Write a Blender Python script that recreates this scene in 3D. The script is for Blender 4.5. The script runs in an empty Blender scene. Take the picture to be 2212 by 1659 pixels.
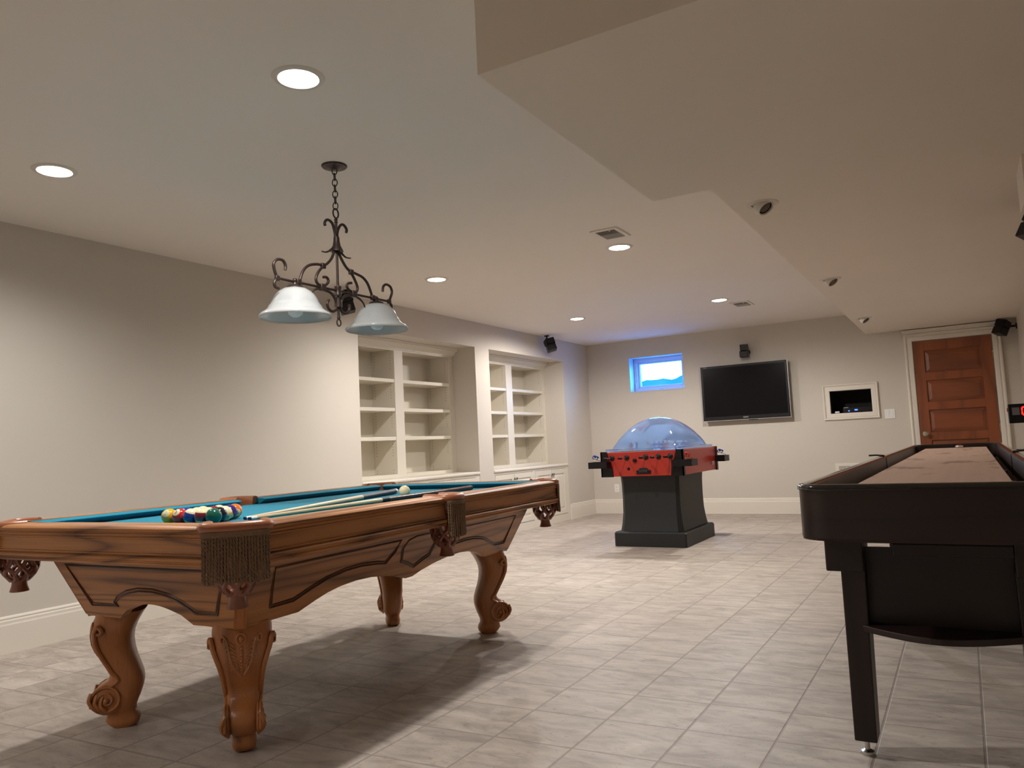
import bpy, bmesh, math, random
from mathutils import Vector, Matrix, Euler
PI = math.pi
random.seed(7)
SC = bpy.context.scene
COL = SC.collection

# ------------------------------------------------------------------ materials
class NT:
    def __init__(s, name):
        s.m = bpy.data.materials.new(name); s.m.use_nodes = True
        s.t = s.m.node_tree; s.t.nodes.clear()
        s.out = s.t.nodes.new('ShaderNodeOutputMaterial')
    def n(s, typ, ins=None, **kw):
        x = s.t.nodes.new('ShaderNode' + typ)
        for k, v in kw.items(): setattr(x, k, v)
        for k, v in (ins or {}).items():
            sock = x.inputs[k]
            if isinstance(v, bpy.types.NodeSocket): s.t.links.new(v, sock)
            elif hasattr(v, 'outputs'): s.t.links.new(v.outputs[0], sock)
            else: sock.default_value = v
        return x
    def math(s, op, a, b=0.0, c=0.0, clamp=False):
        return s.n('Math', {0: a, 1: b, 2: c}, operation=op, use_clamp=clamp).outputs[0]
    def mix(s, f, a, b):
        x = s.n('Mix', data_type='RGBA')
        for i, v in ((0, f), (6, a), (7, b)):
            sock = x.inputs[i]
            if isinstance(v, bpy.types.NodeSocket): s.t.links.new(v, sock)
            else: sock.default_value = v
        return x.outputs[2]
    def ramp(s, f, stops):
        x = s.n('ValToRGB', {0: f}); r = x.color_ramp
        while len(r.elements) < len(stops): r.elements.new(0.5)
        for e, (p, c) in zip(r.elements, stops): e.position = p; e.color = c
        return x.outputs[0]
    def end(s, sh):
        s.t.links.new(sh.outputs[0] if hasattr(sh, 'outputs') else sh, s.out.inputs[0]); return s.m

def C4(r, g, b): return (r, g, b, 1.0)

def plain(name, col, rough=0.5, metal=0.0, spec=0.5, var=0.06, scale=14.0, bump=0.0, bscale=200.0, coat=0.0):
    t = NT(name); tc = t.n('TexCoord')
    nz = t.n('TexNoise', {'Vector': tc.outputs['Object'], 'Scale': scale, 'Detail': 3.0})
    d = tuple(max(0, c * (1 - var)) for c in col); l = tuple(min(1, c * (1 + var)) for c in col)
    c = t.mix(nz.outputs['Fac'], C4(*d), C4(*l))
    ins = {'Base Color': c, 'Roughness': rough, 'Metallic': metal, 'Specular IOR Level': spec, 'Coat Weight': coat}
    if bump:
        b = t.n('TexNoise', {'Vector': tc.outputs['Object'], 'Scale': bscale, 'Detail': 2.0})
        ins['Normal'] = t.n('Bump', {'Height': b.outputs['Fac'], 'Strength': bump, 'Distance': 0.002})
    return t.end(t.n('BsdfPrincipled', ins))

def wood(name, light, dark, axis='x', rings=7.0, rough=0.35, coat=0.15, stretch=0.16, scale=3.2, contrast=1.0, pw=2.2):
    t = NT(name); tc = t.n('TexCoord')
    sc = {'x': (stretch, 1, 1), 'y': (1, stretch, 1), 'z': (1, 1, stretch)}[axis]
    mp = t.n('Mapping', {'Vector': tc.outputs['Object'], 'Scale': sc})
    n1 = t.n('TexNoise', {'Vector': mp.outputs[0], 'Scale': scale, 'Detail': 1.5, 'Roughness': 0.4})
    v = t.math('MULTIPLY', n1.outputs['Fac'], rings * 2)
    v = t.math('PINGPONG', v, 1.0)
    v = t.math('POWER', v, pw)
    fs = {'x': (4, 160, 160), 'y': (160, 4, 160), 'z': (160, 160, 4)}[axis]
    m2 = t.n('Mapping', {'Vector': tc.outputs['Object'], 'Scale': fs})
    n2 = t.n('TexNoise', {'Vector': m2.outputs[0], 'Scale': 1.0, 'Detail': 3.0})
    n3 = t.n('TexNoise', {'Vector': tc.outputs['Object'], 'Scale': 3.0, 'Detail': 2.0})
    f = t.math('ADD', t.math('MULTIPLY', v, 0.62 * contrast), t.math('MULTIPLY', n2.outputs['Fac'], 0.5), clamp=True)
    f = t.math('ADD', f, t.math('MULTIPLY', t.math('SUBTRACT', n3.outputs['Fac'], 0.5), 0.25), clamp=True)
    c = t.mix(f, C4(*light), C4(*dark))
    b = t.n('Bump', {'Height': t.math('SUBTRACT', 1.0, f), 'Strength': 0.12, 'Distance': 0.002})
    return t.end(t.n('BsdfPrincipled', {'Base Color': c, 'Roughness': rough, 'Coat Weight': coat, 'Coat Roughness': 0.25, 'Normal': b.outputs[0]}))

def emit(name, col, st):
    t = NT(name)
    return t.end(t.n('Emission', {'Color': C4(*col), 'Strength': st}))

def floor_mat():
    t = NT('floor_tile'); g = t.n('NewGeometry'); p = t.n('SeparateXYZ', {0: g.outputs['Position']})
    x, y = p.outputs[0], p.outputs[1]
    u = t.math('DIVIDE', t.math('ADD', x, 0.624), 0.2995)
    v = t.math('DIVIDE', t.math('SUBTRACT', t.math('SUBTRACT', y, 2.69), t.math('MULTIPLY', t.math('ADD', x, 0.92), 0.043)), 0.2935)
    def edge(q):
        fr = t.math('FRACT', q)
        return t.math('SUBTRACT', 0.5, t.math('ABSOLUTE', t.math('SUBTRACT', fr, 0.5)))
    d = t.math('MINIMUM', edge(u), edge(v))
    gm = t.n('MapRange', {0: d, 1: 0.009, 2: 0.017, 3: 1.0, 4: 0.0}); grout = gm.outputs[0]
    cell = t.n('CombineXYZ', {0: t.math('FLOOR', u), 1: t.math('FLOOR', v)})
    wn = t.n('TexWhiteNoise', {'Vector': cell.outputs[0]}, noise_dimensions='3D')
    sh = t.n('VectorMath', {0: g.outputs['Position'], 1: wn.outputs['Color']}, operation='ADD')
    mp = t.n('Mapping', {'Vector': sh.outputs[0], 'Scale': (1.0, 2.6, 1.0)})
    a = t.n('TexNoise', {'Vector': mp.outputs[0], 'Scale': 5.0, 'Detail': 6.0, 'Roughness': 0.62, 'Distortion': 0.6})
    b = t.n('TexNoise', {'Vector': mp.outputs[0], 'Scale': 17.0, 'Detail': 7.0, 'Roughness': 0.72, 'Distortion': 1.2})
    big = t.n('TexNoise', {'Vector': g.outputs['Position'], 'Scale': 0.9, 'Detail': 2.0})
    c = t.ramp(a.outputs['Fac'], [(0.3, C4(0.26, 0.222, 0.19)), (0.52, C4(0.42, 0.366, 0.315)), (0.72, C4(0.54, 0.48, 0.42))])
    vein = t.ramp(b.outputs['Fac'], [(0.34, C4(1, 1, 1)), (0.45, C4(0, 0, 0))])
    c = t.mix(t.math('MULTIPLY', vein, 0.6), c, C4(0.17, 0.13, 0.115))
    c = t.mix(t.math('MULTIPLY', t.math('SUBTRACT', wn.outputs['Value'], 0.3), 0.14, clamp=True), c, C4(0.40, 0.315, 0.27))
    c = t.mix(t.math('MULTIPLY', big.outputs['Fac'], 0.25), c, C4(0.46, 0.37, 0.31))
    c = t.mix(t.math('MULTIPLY', grout, 0.70), c, C4(0.24, 0.19, 0.16))
    h = t.math('ADD', t.math('MULTIPLY', grout, -1.0), t.math('MULTIPLY', b.outputs['Fac'], 0.25))
    bp = t.n('Bump', {'Height': h, 'Strength': 0.45, 'Distance': 0.003})
    r = t.math('ADD', 0.40, t.math('MULTIPLY', b.outputs['Fac'], 0.22))
    return t.end(t.n('BsdfPrincipled', {'Base Color': c, 'Roughness': r, 'Specular IOR Level': 0.4, 'Normal': bp.outputs[0]}))

def play_mat():
    t = NT('waxed_maple'); tc = t.n('TexCoord')
    mp = t.n('Mapping', {'Vector': tc.outputs['Object'], 'Scale': (2.2, 0.8, 1)})
    a = t.n('TexNoise', {'Vector': mp.outputs[0], 'Scale': 2.6, 'Detail': 7.0, 'Roughness': 0.65})
    m = t.ramp(a.outputs['Fac'], [(0.58, C4(0, 0, 0)), (0.635, C4(1, 1, 1))])
    m2 = t.n('Mapping', {'Vector': tc.outputs['Object'], 'Scale': (40, 1.5, 1)})
    b = t.n('TexNoise', {'Vector': m2.outputs[0], 'Scale': 1.0, 'Detail': 3.0})
    c = t.mix(b.outputs['Fac'], C4(0.50, 0.33, 0.25), C4(0.60, 0.43, 0.335))
    c = t.mix(t.math('MULTIPLY', m, 0.6), c, C4(0.17, 0.085, 0.05))
    return t.end(t.n('BsdfPrincipled', {'Base Color': c, 'Roughness': 0.6, 'Specular IOR Level': 0.25}))

def glass_shade():
    t = NT('alabaster_glass'); tc = t.n('TexCoord')
    a = t.n('TexNoise', {'Vector': tc.outputs['Object'], 'Scale': 9.0, 'Detail': 4.0, 'Distortion': 2.5})
    c = t.mix(a.outputs['Fac'], C4(0.49, 0.505, 0.505), C4(0.63, 0.645, 0.64))
    p = t.n('BsdfPrincipled', {'Base Color': c, 'Roughness': 0.18, 'Coat Weight': 0.3})
    tr = t.n('BsdfTranslucent', {'Color': C4(0.66, 0.64, 0.62)})
    return t.end(t.n('MixShader', {0: 0.45, 1: p.outputs[0], 2: tr.outputs[0]}))

def dome_mat():
    t = NT('acrylic_window_blue')  # blue window reflection put into the dome's diffuse, translucent and tint colours
    tr = t.n('BsdfTransparent', {'Color': C4(0.70, 0.84, 1.0)})
    df = t.n('BsdfDiffuse', {'Color': C4(0.40, 0.58, 1.0)})
    tl = t.n('BsdfTranslucent', {'Color': C4(0.55, 0.74, 1.0)})
    gl = t.n('BsdfGlossy', {'Color': C4(1, 1, 1), 'Roughness': 0.04})
    fr = t.n('Fresnel', {'IOR': 1.45})
    m1 = t.n('MixShader', {0: 0.5, 1: df.outputs[0], 2: tl.outputs[0]})
    m2 = t.n('MixShader', {0: 0.44, 1: tr.outputs[0], 2: m1.outputs[0]})
    m3 = t.n('MixShader', {0: t.math('MULTIPLY', fr.outputs[0], 1.0), 1: m2.outputs[0], 2: gl.outputs[0]})
    return t.end(m3)

def pane_mat():
    t = NT('window_glass')
    tr = t.n('BsdfTransparent', {'Color': C4(0.95, 0.98, 1.0)})
    gl = t.n('BsdfGlossy', {'Roughness': 0.02})
    return t.end(t.n('MixShader', {0: 0.05, 1: tr.outputs[0], 2: gl.outputs[0]}))

def felt_mat():
    t = NT('teal_felt'); tc = t.n('TexCoord')
    a = t.n('TexNoise', {'Vector': tc.outputs['Object'], 'Scale': 300.0, 'Detail': 2.0})
    c = t.mix(a.outputs['Fac'], C4(0.003, 0.17, 0.255), C4(0.006, 0.22, 0.32))
    return t.end(t.n('BsdfPrincipled', {'Base Color': c, 'Roughness': 0.95, 'Specular IOR Level': 0.1, 'Sheen Weight': 0.15}))

def peg_mat():
    t = NT('pegged_cabinet_paint'); tc = t.n('TexCoord'); p = t.n('SeparateXYZ', {0: tc.outputs['Object']})
    x, z = p.outputs[0], p.outputs[2]
    dz = t.math('MULTIPLY', t.math('SUBTRACT', t.math('FRACT', t.math('DIVIDE', z, 0.03)), 0.5), 0.03)
    dx = t.math('MINIMUM', t.math('ABSOLUTE', t.math('ADD', x, 0.055)), t.math('ABSOLUTE', t.math('ADD', x, 0.27)))
    d = t.math('SQRT', t.math('ADD', t.math('MULTIPLY', dx, dx), t.math('MULTIPLY', dz, dz)))
    hole = t.math('MULTIPLY', t.math('LESS_THAN', d, 0.0042), t.math('GREATER_THAN', t.math('FRACT', t.math('DIVIDE', t.math('SUBTRACT', z, 0.08), 0.30)), 0.45))
    c = t.mix(hole, C4(0.70, 0.655, 0.565), C4(0.12, 0.10, 0.08))
    return t.end(t.n('BsdfPrincipled', {'Base Color': c, 'Roughness': 0.4}))

M = {}
M['pegboard'] = peg_mat()
M['wall'] = plain('wall_paint', (0.60, 0.555, 0.49), 0.75, var=0.02, scale=2.0, spec=0.2, bump=0.03, bscale=260)
M['ceil'] = plain('ceiling_paint', (0.80, 0.745, 0.68), 0.85, var=0.02, scale=2.0, spec=0.15, bump=0.03, bscale=260)
M['soffit'] = plain('soffit_paint_shaded', (0.77, 0.70, 0.61), 0.85, var=0.02, scale=2.0, spec=0.15, bump=0.03, bscale=260)  # ceiling paint darkened to stand in for weaker bounce light here
M['trim'] = plain('trim_paint', (0.74, 0.69, 0.61), 0.45, var=0.02, scale=3.0, spec=0.35)
M['shelf'] = plain('cabinet_paint', (0.70, 0.655, 0.565), 0.4, var=0.02, scale=3.0, spec=0.4)
M['vinyl_daylit'] = plain('window_vinyl_daylit_blue', (0.50, 0.60, 0.72), 0.4, var=0.02)  # white frame with the blue daylight cast put into its base colour
M['floor'] = floor_mat()
OL, OD = (0.52, 0.220, 0.068), (0.085, 0.026, 0.007)
for ax in 'xyz': M['oak_' + ax] = wood('oak_grain_' + ax, OL, OD, ax, rings=9, contrast=1.0, scale=6.5, stretch=0.085, rough=0.42, coat=0.08, pw=2.6)
M['oak_dark'] = wood('oak_groove', (0.10, 0.032, 0.011), (0.045, 0.014, 0.005), 'x')
M['oak_leg'] = wood('carved_oak', (0.47, 0.180, 0.056), (0.15, 0.050, 0.015), 'z', rings=5, contrast=0.8)
M['oak_rub'] = wood('carved_oak_shaded', (0.20, 0.07, 0.026), (0.09, 0.03, 0.012), 'z', rings=5, contrast=0.8)
M['leather'] = plain('brown_leather', (0.33, 0.115, 0.05), 0.3, var=0.12, scale=30, bump=0.15, bscale=120, coat=0.3)
M['leather_d'] = plain('webbed_leather', (0.20, 0.065, 0.035), 0.32, var=0.15, scale=30, bump=0.1, bscale=120, coat=0.3)
M['fringe'] = plain('twisted_cord', (0.20, 0.125, 0.08), 0.85, var=0.3, scale=120, spec=0.2)
M['felt'] = felt_mat()
M['dwood_x'] = wood('mahogany_x', (0.022, 0.0075, 0.005), (0.008, 0.003, 0.0025), 'x', rings=5, rough=0.42, coat=0.1)
M['dwood_y'] = wood('mahogany_y', (0.038, 0.014, 0.009), (0.015, 0.006, 0.0045), 'y', rings=5, rough=0.30, coat=0.25)
M['dwood_z'] = wood('mahogany_z', (0.018, 0.006, 0.0045), (0.007, 0.0025, 0.002), 'z', rings=5, rough=0.45, coat=0.05)
M['rim'] = plain('black_lacquer', (0.008, 0.006, 0.006), 0.12, var=0.1, coat=0.6)
M['play'] = play_mat()
M['gutter'] = plain('gutter_felt', (0.045, 0.028, 0.026), 0.85, var=0.1)
M['bronze'] = plain('bronze_iron', (0.055, 0.036, 0.030), 0.42, metal=0.6, var=0.2, scale=25)
M['shade'] = glass_shade()
M['bulbglass'] = plain('frosted_bulb', (0.85, 0.87, 0.84), 0.3, var=0.01)
M['black'] = plain('black_plastic', (0.006, 0.005, 0.006), 0.38, var=0.1, spec=0.3)
M['blackm'] = plain('black_laminate', (0.008, 0.0092, 0.0105), 0.5, var=0.15, scale=20, bump=0.08, bscale=90)
M['gloss'] = plain('gloss_screen', (0.006, 0.005, 0.006), 0.22, var=0.02, spec=0.15)
M['silver'] = plain('silver_plastic', (0.45, 0.44, 0.42), 0.35, metal=0.5, var=0.05)
M['chrome'] = plain('steel', (0.62, 0.60, 0.57), 0.22, metal=1.0, var=0.04)
M['red'] = plain('red_laminate', (0.39, 0.025, 0.014), 0.33, var=0.04)
M['redfig'] = plain('red_plastic', (0.62, 0.03, 0.02), 0.3, var=0.05)
M['bluefig'] = plain('blue_plastic', (0.02, 0.04, 0.36), 0.3, var=0.05)
M['whitep'] = plain('white_plastic', (0.80, 0.80, 0.78), 0.4, var=0.03)
M['ice'] = plain('white_rink', (0.72, 0.80, 0.90), 0.3, var=0.03)
M['greybox'] = plain('grey_plastic', (0.20, 0.20, 0.23), 0.5, var=0.05)
M['darkbox'] = plain('dark_grey_plastic', (0.03, 0.03, 0.04), 0.5, var=0.05)
M['dome'] = dome_mat()
M['pane'] = pane_mat()
M['maple'] = wood('maple_shaft', (0.66, 0.50, 0.31), (0.50, 0.36, 0.20), 'y', rings=3, rough=0.3, contrast=0.4)
M['rosew'] = wood('rosewood_butt', (0.085, 0.028, 0.018), (0.03, 0.011, 0.008), 'y', rings=4, rough=0.2, coat=0.4)
M['wrap'] = plain('speckled_wrap', (0.022, 0.022, 0.026), 0.35, var=0.5, scale=400)
M['tip'] = plain('chalk_tip', (0.02, 0.03, 0.09), 0.8, var=0.2)
M['door'] = wood('door_wood', (0.30, 0.078, 0.022), (0.12, 0.032, 0.010), 'z', rings=5, rough=0.45, contrast=0.7)
M['doorp'] = wood('door_panel_wood', (0.27, 0.070, 0.020), (0.10, 0.028, 0.009), 'x', rings=5, rough=0.45, contrast=0.7)
M['knobg'] = plain('door_metal', (0.50, 0.46, 0.38), 0.25, metal=0.9, var=0.05)
M['hole'] = plain('dark_interior', (0.010, 0.007, 0.006), 0.8, var=0.1)
M['louver'] = plain('vent_louver', (0.40, 0.37, 0.33), 0.6, var=0.05)
M['eye'] = plain('eyeball_white', (0.66, 0.61, 0.53), 0.5, var=0.03)
M['eyein'] = plain('lamp_face', (0.11, 0.088, 0.068), 0.5, var=0.1)
M['lamp_cool'] = emit('lamp_glow_cool', (1.0, 0.985, 0.97), 16.0)
M['lamp_warm'] = emit('lamp_glow_warm', (1.0, 0.93, 0.84), 16.0)
M['led_red'] = emit('led_red', (1.0, 0.02, 0.012), 2.6)
M['led_blue'] = emit('led_blue', (0.04, 0.12, 1.0), 5.0)
M['yellow'] = plain('yellow_button', (0.62, 0.47, 0.04), 0.4, var=0.04)
M['hill'] = plain('far_trees', (0.003, 0.036, 0.055), 0.9, var=0.3, scale=0.6)
M['bounce_ground'] = plain('pale_ground', (0.40, 0.62, 0.85), 0.9, var=0.05)
M['logo'] = plain('logo_silver', (0.75, 0.74, 0.72), 0.35, var=0.02)
M['ivory'] = plain('ivory_resin', (0.80, 0.70, 0.42), 0.10, var=0.02, coat=0.5)
M['num'] = plain('ball_number', (0.02, 0.02, 0.02), 0.2, var=0.02)
BALL = {'yellow': (0.80, 0.40, 0.01), 'blue': (0.012, 0.045, 0.26), 'red': (0.55, 0.02, 0.016), 'purple': (0.035, 0.015, 0.15),
        'orange': (0.80, 0.15, 0.012), 'green': (0.004, 0.105, 0.065), 'maroon': (0.22, 0.012, 0.026), 'black': (0.006, 0.007, 0.016)}
for k, c in BALL.items(): M['b_' + k] = plain('resin_' + k, c, 0.08, var=0.02, coat=0.6)

# ------------------------------------------------------------------ mesh builder
class MB:
    def __init__(s): s.v = []; s.f = []
    def add(s, vs, fs, mat=None):
        o = len(s.v)
        s.v += [tuple(mat @ Vector(p)) if mat else tuple(p) for p in vs]
        s.f += [tuple(i + o for i in f) for f in fs]
        return s
    def box(s, x0, y0, z0, x1, y1, z1, mat=None):
        vs = [(x0, y0, z0), (x1, y0, z0), (x1, y1, z0), (x0, y1, z0), (x0, y0, z1), (x1, y0, z1), (x1, y1, z1), (x0, y1, z1)]
        return s.add(vs, [(3, 2, 1, 0), (4, 5, 6, 7), (0, 1, 5, 4), (1, 2, 6, 5), (2, 3, 7, 6), (3, 0, 4, 7)], mat)
    def rings(s, rs, cap=True, closed=True, loop=False, mat=None):
        n = len(rs[0]); vs = [p for r in rs for p in r]; fs = []
        m = len(rs)
        for i in range(m if loop else m - 1):
            a, b = i * n, ((i + 1) % m) * n
            for j in range(n if closed else n - 1):
                k = (j + 1) % n
                fs.append((a + j, a + k, b + k, b + j))
        if cap and not loop and closed:
            fs.append(tuple(range(n - 1, -1, -1))); fs.append(tuple((m - 1) * n + j for j in range(n)))
        return s.add(vs, fs, mat)
    def lathe(s, prof, n=24, mat=None, cap=True):
        rs = [[(r * math.cos(2 * PI * j / n), r * math.sin(2 * PI * j / n), z) for j in range(n)] for r, z in prof]
        return s.rings(rs, cap=cap, mat=mat)
    def cyl(s, a, b, r, n=12, r2=None):
        return s.tube([a, b], [r, r if r2 is None else r2], n)
    def tube(s, pts, r, n=8, closed=False, cap=True):
        pts = [Vector(p) for p in pts]; m = len(pts)
        rr = r if isinstance(r, (list, tuple)) else [r] * m
        tang = []
        for i in range(m):
            if closed: t = pts[(i + 1) % m] - pts[i - 1]
            elif i == 0: t = pts[1] - pts[0]
            elif i == m - 1: t = pts[-1] - pts[-2]
            else: t = pts[i + 1] - pts[i - 1]
            tang.append(t.normalized())
        up = Vector((0, 0, 1)) if abs(tang[0].z) < 0.9 else Vector((1, 0, 0))
        nrm = (up - tang[0] * up.dot(tang[0])).normalized()
        rs = []
        for i in range(m):
            nrm = (nrm - tang[i] * nrm.dot(tang[i])).normalized()
            b = tang[i].cross(nrm)
            rs.append([tuple(pts[i] + (nrm * math.cos(2 * PI * j / n) + b * math.sin(2 * PI * j / n)) * rr[i]) for j in range(n)])
        return s.rings(rs, cap=cap and not closed, loop=closed)
    def prism(s, poly, h0, h1, fn=None):
        """poly (a,b) extruded along the third axis; fn maps (a,b,h)->xyz"""
        fn = fn or (lambda a, b, h: (a, b, h)); n = len(poly)
        vs = [fn(a, b, h0) for a, b in poly] + [fn(a, b, h1) for a, b in poly]
        fs = [tuple(range(n - 1, -1, -1)), tuple(range(n, 2 * n))]
        fs += [(i, (i + 1) % n, n + (i + 1) % n, n + i) for i in range(n)]
        return s.add(vs, fs)
    def sphere(s, c, r, n=16, m=10, sc=(1, 1, 1)):
        rs = []
        for i in range(m + 1):
            a = -PI / 2 + PI * i / m; q = max(math.cos(a), 0.002)
            rs.append([(c[0] + r * sc[0] * q * math.cos(2 * PI * j / n), c[1] + r * sc[1] * q * math.sin(2 * PI * j / n), c[2] + r * sc[2] * math.sin(a)) for j in range(n)])
        return s.rings(rs)
    def build(s, name, mat, parent=None, bevel=0.0, smooth=35, mats=None):
        me = bpy.data.meshes.new(name); me.from_pydata(s.v, [], s.f); me.update()
        bm = bmesh.new(); bm.from_mesh(me); bmesh.ops.recalc_face_normals(bm, faces=bm.faces); bm.to_mesh(me); bm.free()
        if smooth:
            me.shade_smooth(); me.set_sharp_from_angle(angle=math.radians(smooth))
        o = bpy.data.objects.new(name, me); COL.objects.link(o)
        me.materials.append(M[mat] if isinstance(mat, str) else mat)
        if parent: o.parent = parent
        if bevel:
            b = o.modifiers.new('bevel', 'BEVEL'); b.width = bevel; b.segments = 2; b.limit_method = 'ANGLE'; b.angle_limit = math.radians(40)
        return o

def thing(name, label, cat, loc=(0, 0, 0), rz=0.0, group=None, rot=None):
    o = bpy.data.objects.new(name, None); COL.objects.link(o); o.empty_display_size = 0.05
    o.location = loc; o.rotation_euler = rot or (0, 0, rz)
    o['label'] = label; o['category'] = cat
    if group: o['group'] = group
    return o
def tag(o, label, cat, group=None):
    o['label'] = label; o['category'] = cat
    if group: o['group'] = group
    return o
def struct(o): o['kind'] = 'structure'; return o
def dup(o, parent=None):
    c = o.copy(); COL.objects.link(c); c.parent = parent
    for ch in list(o.children): dup(ch, c)
    return c
def smooth_path(pts, k=4):
    pts = [Vector(p) for p in pts]; out = []
    for i in range(len(pts) - 1):
        p0 = pts[max(i - 1, 0)]; p1 = pts[i]; p2 = pts[i + 1]; p3 = pts[min(i + 2, len(pts) - 1)]
        for j in range(k):
            t = j / k
            out.append(0.5 * ((2 * p1) + (p2 - p0) * t + (2 * p0 - 5 * p1 + 4 * p2 - p3) * t * t + (3 * p1 - p0 - 3 * p2 + p3) * t ** 3))
    out.append(pts[-1]); return out
def text_mesh(s, size):
    cu = bpy.data.curves.new('text_tmp', 'FONT'); cu.body = s; cu.size = size; cu.align_x = 'CENTER'; cu.align_y = 'CENTER'; cu.resolution_u = 3
    o = bpy.data.objects.new('text_tmp', cu); COL.objects.link(o)
    dg = bpy.context.evaluated_depsgraph_get(); dg.update()
    me = bpy.data.meshes.new_from_object(o.evaluated_get(dg))
    vs = [tuple(v.co) for v in me.vertices]; fs = [tuple(p.vertices) for p in me.polygons]
    bpy.data.objects.remove(o); bpy.data.meshes.remove(me); bpy.data.curves.remove(cu)
    return vs, fs

# ------------------------------------------------------------------ room
XL, XR, YB, YF, H = -4.731, 0.61, 10.368, -2.6, 2.47
SZ, WZ = 2.204, 2.15           # narrow and wide soffit heights
T = 0.25
NX0, NX1, NZ0, NZ1 = -1.419, -0.945, 1.247, 1.528     # equipment niche
WX0, WX1, WZ0, WZ1 = -4.085, -3.279, 1.717, 2.222     # window opening
DX0, DX1, DZ = -0.447, 0.353, 2.047                   # door leaf
B1, B2, BZ, FX, BX = (5.345, 7.31), (7.61, 9.545), 2.18, -5.04, -5.36

struct(MB().box(XL - 0.9, YF - T, -0.15, XR + T, YB + 0.5, 0.0).build('floor', 'floor', smooth=0))
struct(MB().box(XL - 0.9, YF - T, H, XR + T, YB + 0.5, H + 0.2).build('ceiling', 'ceil', smooth=0))
struct(MB().box(-1.185, 1.915, WZ, XR, 3.443, H + 0.01).build('ceiling_soffit_wide', 'soffit', smooth=0))
struct(MB().box(-0.95, 3.443, SZ, XR, YB, H + 0.01).build('ceiling_soffit_narrow', 'soffit', smooth=0))
w = MB()                                              # left wall with two bookcase bays
w.box(XL - T, YF, 0, XL, B1[0], H); w.box(XL - 0.7, B1[0], BZ, XL, B1[1], H); w.box(XL - 0.7, B1[1], 0, XL, B2[0], H)
w.box(XL - 0.7, B2[0], BZ, XL, B2[1], H); w.box(XL - 0.7, B2[1], 0, XL, YB, H)
w.box(XL - 0.85, B1[0] - 0.3, 0, XL - 0.7, YB, H); w.box(XL - 0.7, B1[0] - 0.3, 0, XL - T, B1[0], H)
struct(w.build('wall_left', 'wall', smooth=0))
w = MB()
w.box(XL - 0.85, YB, 0, WX0, YB + 0.42, H); w.box(WX0, YB, 0, WX1, YB + 0.42, WZ0); w.box(WX0, YB, WZ1, WX1, YB + 0.42, H)
w.box(WX1, YB, 0, NX0, YB + 0.42, H); w.box(NX0, YB, 0, NX1, YB + 0.42, NZ0); w.box(NX0, YB, NZ1, NX1, YB + 0.42, H)
w.box(NX0, YB + 0.40, NZ0, NX1, YB + 0.42, NZ1); w.box(NX1, YB, 0, XR + T, YB + 0.42, H)
struct(w.build('wall_back', 'wall', smooth=0))
struct(MB().box(XR, YF, 0, XR + T, YB, H).build('wall_right', 'wall', smooth=0))
struct(MB().box(XL - T, YF - T, 0, XR + T, YF, H).build('wall_front', 'wall', smooth=0))
struct(MB().box(0.318, 4.02, 2.01, XR, 4.36, SZ + 0.004).build('trim_1', 'soffit', smooth=0))

BBP = [(0, 0), (0.016, 0), (0.016, 0.155), (0.013, 0.165), (0.013, 0.178), (0.009, 0.186), (0.011, 0.194), (0.006, 0.203), (0, 0.206)]
def base(name, pts):
    m = MB()
    for (x0, y0), (x1, y1) in pts:
        d = Vector((x1 - x0, y1 - y0, 0)); L = d.length; d.normalize(); nrm = Vector((d.y, -d.x, 0))
        m.prism(BBP, 0, L, lambda a, b, h, d=d, nrm=nrm, x0=x0, y0=y0: tuple(Vector((x0, y0, 0)) + d * h + nrm * a + Vector((0, 0, b))))
    return struct(m.build(name, 'trim', smooth=0))
base('baseboard_left', [((XL, YF), (XL, B1[0])), ((XL, B1[1]), (XL, B2[0])), ((XL, B2[1]), (XL, YB))])
base('baseboard_back', [((XL, YB), (DX0 - 0.09, YB)), ((DX1 + 0.12, YB), (XR, YB))])
base('baseboard_right', [((XR, YB), (XR, YF))])

# window
wn = bpy.data.objects.new('window_1', None); COL.objects.link(wn); wn['kind'] = 'structure'; wn.location = (WX0, YB, WZ0)
ww, wh = WX1 - WX0, WZ1 - WZ0
D0 = 0.20
m = MB()                                              # lined reveal + fixed frame
m.box(0, 0.0, -0.002, ww, D0 + 0.1, 0.012); m.box(0, 0, wh - 0.012, ww, D0 + 0.1, wh); m.box(0, 0, 0.012, 0.012, D0 + 0.1, wh - 0.012); m.box(ww - 0.012, 0, 0.012, ww, D0 + 0.1, wh - 0.012)
m.build('window_jamb', 'vinyl_daylit', wn, smooth=0)
m = MB(); a, b2 = 0.012, 0.05
for (x0, z0, x1, z1) in ((a, a, ww - a, a + b2), (a, wh - a - b2, ww - a, wh - a), (a, a + b2, a + b2, wh - a - b2), (ww - a - b2, a + b2, ww - a, wh - a - b2)): m.box(x0, D0 - 0.03, z0, x1, D0 + 0.05, z1)
m.build('window_frame', 'vinyl_daylit', wn, bevel=0.004, smooth=0)
m = MB(); a, b2 = 0.062, 0.03
for (x0, z0, x1, z1) in ((a, a, ww - a, a + b2), (a, wh - a - b2, ww - a, wh - a), (a, a + b2, a + b2, wh - a - b2), (ww - a - b2, a + b2, ww - a, wh - a - b2)): m.box(x0, D0, z0, x1, D0 + 0.06, z1)
m.build('window_sash', 'vinyl_daylit', wn, bevel=0.005, smooth=0)
MB().box(0.09, D0 + 0.028, 0.09, ww - 0.09, D0 + 0.034, wh - 0.09).build('window_pane', 'pane', wn, smooth=0)
m = MB().box(0.34, D0 - 0.06, 0.014, 0.46, D0 - 0.03, 0.035); m.tube(smooth_path([(0.40, D0 - 0.06, 0.032), (0.43, D0 - 0.09, 0.045), (0.47, D0 - 0.08, 0.03), (0.49, D0 - 0.085, 0.018)]), 0.006, 6)
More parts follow.
